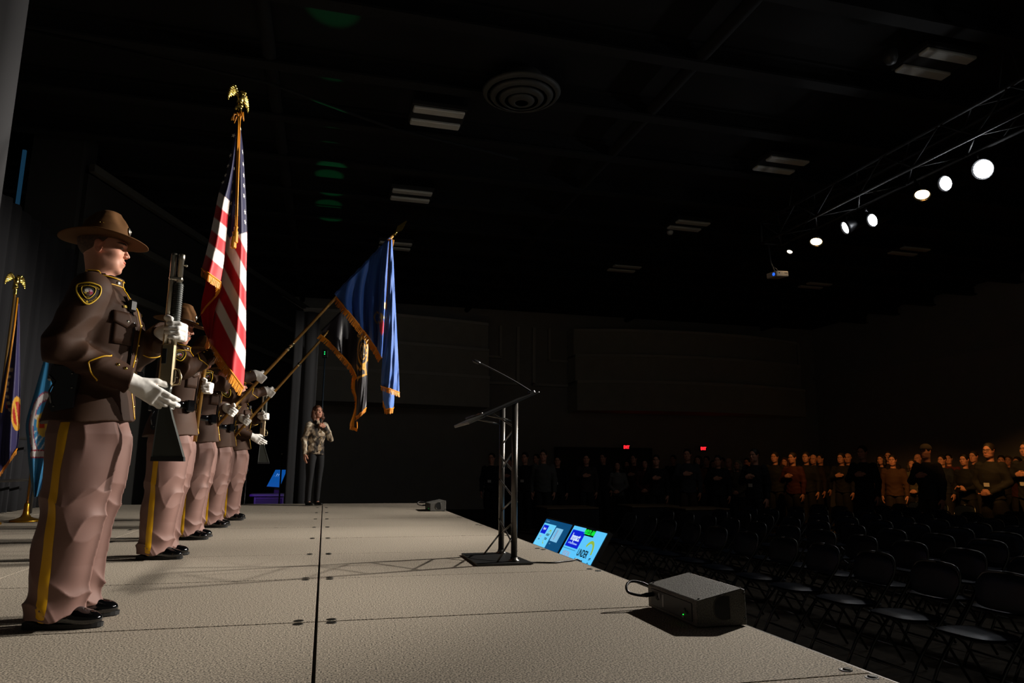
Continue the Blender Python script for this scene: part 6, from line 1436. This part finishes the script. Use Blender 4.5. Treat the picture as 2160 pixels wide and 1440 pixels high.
for (px, dd, L_, lb) in ((1185, 16.5, 1.0, 'dark-skirted table among the people left of the far doors'), (1362, 17.0, 1.0, 'table with a wooden top edge catching dim light, left of the green jacket'), (1455, 17.0, .9, 'table glimpsed right of the pale jeans')):
    best = None
    for k_ in range(60):
        d = _ray((px + 4*((k_ % 7) - 3) - 1080)/_f, 0); d.z = 0; d.normalize(); q = d*(dd + .12*(k_ - 30)); c_ = min(clear(q.x + u*L_/2*.7, q.y + v) for u in (-1, 0, 1) for v in (-.25, .25)) - .02*abs(k_ - 30)*.3
        if best is None or c_ > best[0]: best = (c_, q.x, q.y)
    table(best[1], best[2], L_, 0., lb); TB += [(best[1] + u*.35, best[2]) for u in (-1, 0, 1)]
# ---- audience: sculpted kinds, each person a copy with its own clothes
KIND = {}
def kind(key, **kw):
    if key not in KIND: KIND[key] = civ('person', **kw)
    return KIND[key]
KW = dict(m_heart=dict(pose='heart'), m_down=dict(pose='down', build=1.04), m_clasp=dict(pose='clasp', badge=True), m_badge=dict(pose='heart', badge=True, build=1.05), m_cap=dict(pose='heart', hair='cap'), m_bald=dict(pose='heart', hair='bald'),
          f_long=dict(pose='clasp', female=True, hair='long'), f_phone=dict(pose='phone', female=True, hair='short', badge=False), m_open=dict(pose='down', badge=True))
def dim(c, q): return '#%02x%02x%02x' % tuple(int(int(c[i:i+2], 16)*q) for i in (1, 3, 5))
first = {}
for (px, py, kd, ht, top_, leg_, hair_, lb), (lx_, ly_, ht) in zip(AUD, SPOT):
    src = kind(kd, hgt=1.75, h=.016, head_h=.0085, **KW[kd]); loc = Vector((lx_, ly_, 0))
    if kd in first: o = copy_tree(src)
    else: o = src; first[kd] = 1
    o.location = (loc.x, loc.y, .002); o.scale = (ht/1.77,)*3
    o.rotation_euler = (0, 0, math.atan2(6.5 - loc.y, -1 - loc.x) + random.uniform(-.25, .25)); tag(o, lb, 'person', 'people standing in the audience')
    for ch in o.children:
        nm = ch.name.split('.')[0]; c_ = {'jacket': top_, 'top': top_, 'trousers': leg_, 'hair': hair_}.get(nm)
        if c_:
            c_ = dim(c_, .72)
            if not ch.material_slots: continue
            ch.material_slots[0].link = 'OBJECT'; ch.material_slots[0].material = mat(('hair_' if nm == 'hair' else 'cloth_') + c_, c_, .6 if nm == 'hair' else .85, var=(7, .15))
# glasses for the big man, a phone for the woman
for o in COL.objects:
    lb = o.get('label', '')
    if 'in glasses' in lb and lb.startswith('big man'):
        g = G()
        for s_ in (-1, 1): g.tube([np.array([.098, s_*.031 + .019*math.cos(a), 1.667 + .015*math.sin(a)]) for a in np.linspace(0, 2*math.pi, 13)[:-1]], .0022, 5, closed=True); g.tube([(.095, s_*.050, 1.67), (.0, s_*.078, 1.672)], .002, 5)
        g.tube([(.102, -.012, 1.67), (.102, .012, 1.67)], .002, 5); g.obj('glasses', m_blackm, o, smooth=True)
    if 'from a phone' in lb:
        ph = empty('phone', o.location, o.rotation_euler[2], 'phone held by the brightly lit woman in the audience', 'phone'); ph.scale = o.scale
        g = G(); g.box((.295, 0, 1.125), (.010, .075, .15), roty(-.9), .004); g.obj('phone_case', m_blackm, ph); g = G(); g.box((.2905, 0, 1.1285), (.002, .066, .135), roty(-.9)); g.obj('phone_glass', mat('phone_glass', '#20242a', .1), ph)
# ---- exit signs
for (px, py, lb) in ((1321, 943, 'red lit EXIT sign over the far doors, left of the two'), (1483, 946, 'red lit EXIT sign on the far wall, right of the two')):
    c = at(px, py, 24.30); t = empty('exit_sign', tuple(c), 0, lb, 'exit sign', 'exit signs')
    g = G(); g.box((0, 0, 0), (.26, .05, .20), b=.008); g.obj('sign_box', m_blackm, t)
    text_mesh('sign_text', 'EXIT', .155, mat('exit_red', '#200000', .4, emit=('#ff1a22', 4.)), t, (0, -.028, 0), (1, 0, 0), (0, 0, 1), .006, .002, sx=.72)
    g = G(); g.box((0, .06, .04), (.06, .10, .04)); g.obj('sign_bracket', m_blackm, t)
# ---- lighting truss with its lamps
tr = empty('lighting_truss', (0, 0, 0), 0, 'black box truss hung from the ceiling carrying the row of spotlights', 'truss')
m_tr = mat('truss_black', '#1c1c1c', .7)
X0, X1, Z0, Z1, YA, YB = 7.78, 8.20, 5.66, 6.06, 1.0, 11.15
for x_ in (X0, X1):
    for z_ in (Z0, Z1): g = G(); g.tube([(x_, YA, z_), (x_, YB, z_)], .026, 10); g.obj('chord', m_tr, tr, smooth=True)
nb = 20; st_ = (YB - YA)/nb
for i in range(nb):
    a_, b_ = YA + st_*i, YA + st_*(i + 1); fl_ = i % 2
    for (p0, p1) in (((X0, Z0), (X0, Z1)), ((X1, Z0), (X1, Z1)), ((X0, Z1), (X1, Z1)), ((X0, Z0), (X1, Z0))):
        q0, q1 = (p0, p1) if fl_ else (p1, p0); g = G(); g.tube([(q0[0], a_, q0[1]), (q1[0], b_, q1[1])], .011, 6); g.obj('lacing_bar', m_tr, tr, smooth=True)
for y_ in (YA, YB):
    g = G()
    for (p0, p1) in (((X0, Z0), (X0, Z1)), ((X1, Z0), (X1, Z1)), ((X0, Z1), (X1, Z1)), ((X0, Z0), (X1, Z0))): g.tube([(p0[0], y_, p0[1]), (p1[0], y_, p1[1])], .018, 6)
    g.obj('end_frame', m_tr, tr, smooth=True)
for y_ in (2.0, 6.2, 10.3): g = G(); g.tube([(X0, y_, Z1), ((X0 + X1)/2, y_, ZF + .1), (X1, y_, Z1)], .010, 6); g.obj('hanging_sling', m_tr, tr, smooth=True)
LNAME = ['big brilliant white spotlight near the right edge', 'white spotlight next to the brilliant one', 'warm lamp pointing down, third from the right edge', 'white spotlight fourth along the truss', 'white spotlight fifth along the truss', 'warm lamp pointing down, near the far end of the truss', 'small lamp at the far end of the truss', 'spotlight on the truss outside the right of the picture, nearer one', 'spotlight on the truss outside the right of the picture, farthest']
for i, (loc, tgt, w_, cone, colr, kd) in enumerate(LAMPS):
    loc = np.array(loc); d = nrm(np.array(tgt) - loc)
    if kd == 'warm': dl = nrm(np.array([-.42, -.30, -1.]))
    elif kd == 'work': dl = nrm(np.array([-.5, -.2, -.8]))
    else: dl = d
    root = empty('stage_light', tuple(loc), 0, LNAME[i], 'spotlight', 'spotlights on the truss'); R_ = frame(dl)
    r_ = {'key': .105, 'warm': .105, 'work': .055}[kd]*(1.25 if i == 0 else 1.)
    g = G(); g.lathe([(.03, -.36), (.07, -.35), (.09, -.30), (.095, -.12), (r_ + .012, -.06), (r_ + .012, .0), (r_ + .004, .0), (r_, -.02)], 20, (0, 0, 0), R_); g.obj('lamp_can', m_blackm, root, smooth=True)
    g = G(); g.lathe([(.0, -.012), (r_*.6, -.014), (r_, -.022)], 24, (0, 0, 0), R_); e = {'key': ('#f4f8ff', 60.), 'warm': ('#ffd9a0', 10.), 'work': ('#fff0d8', 2.2)}[kd]
    g.obj('lens', mat('lens_glow_' + kd, '#101010', .2, emit=e), root, smooth=True)
    top_ = np.array([0, 0, Z0 - loc[2]]); xd = X1 - loc[0]
    g = G(); g.tube([R_[:, 0]*.12 - dl*.18, R_[:, 0]*.12 + np.array([0, 0, .12]) - dl*.12, (xd, 0, .16), -R_[:, 0]*.12 + np.array([0, 0, .12]) - dl*.12, -R_[:, 0]*.12 - dl*.18], .010, 6); g.obj('yoke', m_blackm, root, smooth=True)
    g = G(); g.tube([(xd, 0, .15), (xd, 0, Z0 - loc[2] + .02)], .016, 8); g.obj('clamp', m_blackm, root, smooth=True)
    lo_ = spot('spot_beam', tuple(loc + dl*.03) if kd == 'key' else tuple(loc + np.array([0, 0, -.06])), tgt, w_, cone, colr)
# projector box below the far end
pj = empty('projector', tuple(at(1640, 580, 11.05)), 0, 'small pale box hanging on a pole under the far end of the truss', 'projector')
Rp = rotz(.20) @ roty(-.10); g = G(); g.box((0, 0, 0), (.30, .26, .10), Rp, .012); b_ = g.obj('projector_body', mat('pale_plastic', '#e3d2b8', .5), pj)
g = G(); g.tube([(-.05, 0, .05), (-.085, .06, .25), (-.085, .10, Z0 + .0 - pj.location[2])], .016, 8); g.obj('drop_pole', m_tr, pj, smooth=True)
g = G(); g.lathe([(.0, .0), (.022, .004), (.03, .0), (.03, -.02)], 12, Rp @ np.array([-.155, -.05, .0]), Rp @ roty(-math.pi/2)); g.obj('projector_lens', mat('blue_lens', '#0a1a40', .2, emit=('#2a6aff', 1.2)), pj)
g = G(); g.tube([(.14, .05, .02), (.06, .05, .10), (-.07, .02, .18)], .006, 6); g.obj('projector_cable', m_blackm, pj, smooth=True)
for x_ in (-.09, .06, .10): g = G(); g.box(Rp @ np.array([x_, -.1315, .01]), (.018, .003, .022), Rp); g.obj('vent_slot', m_blackm, b_)
build_lamps = True
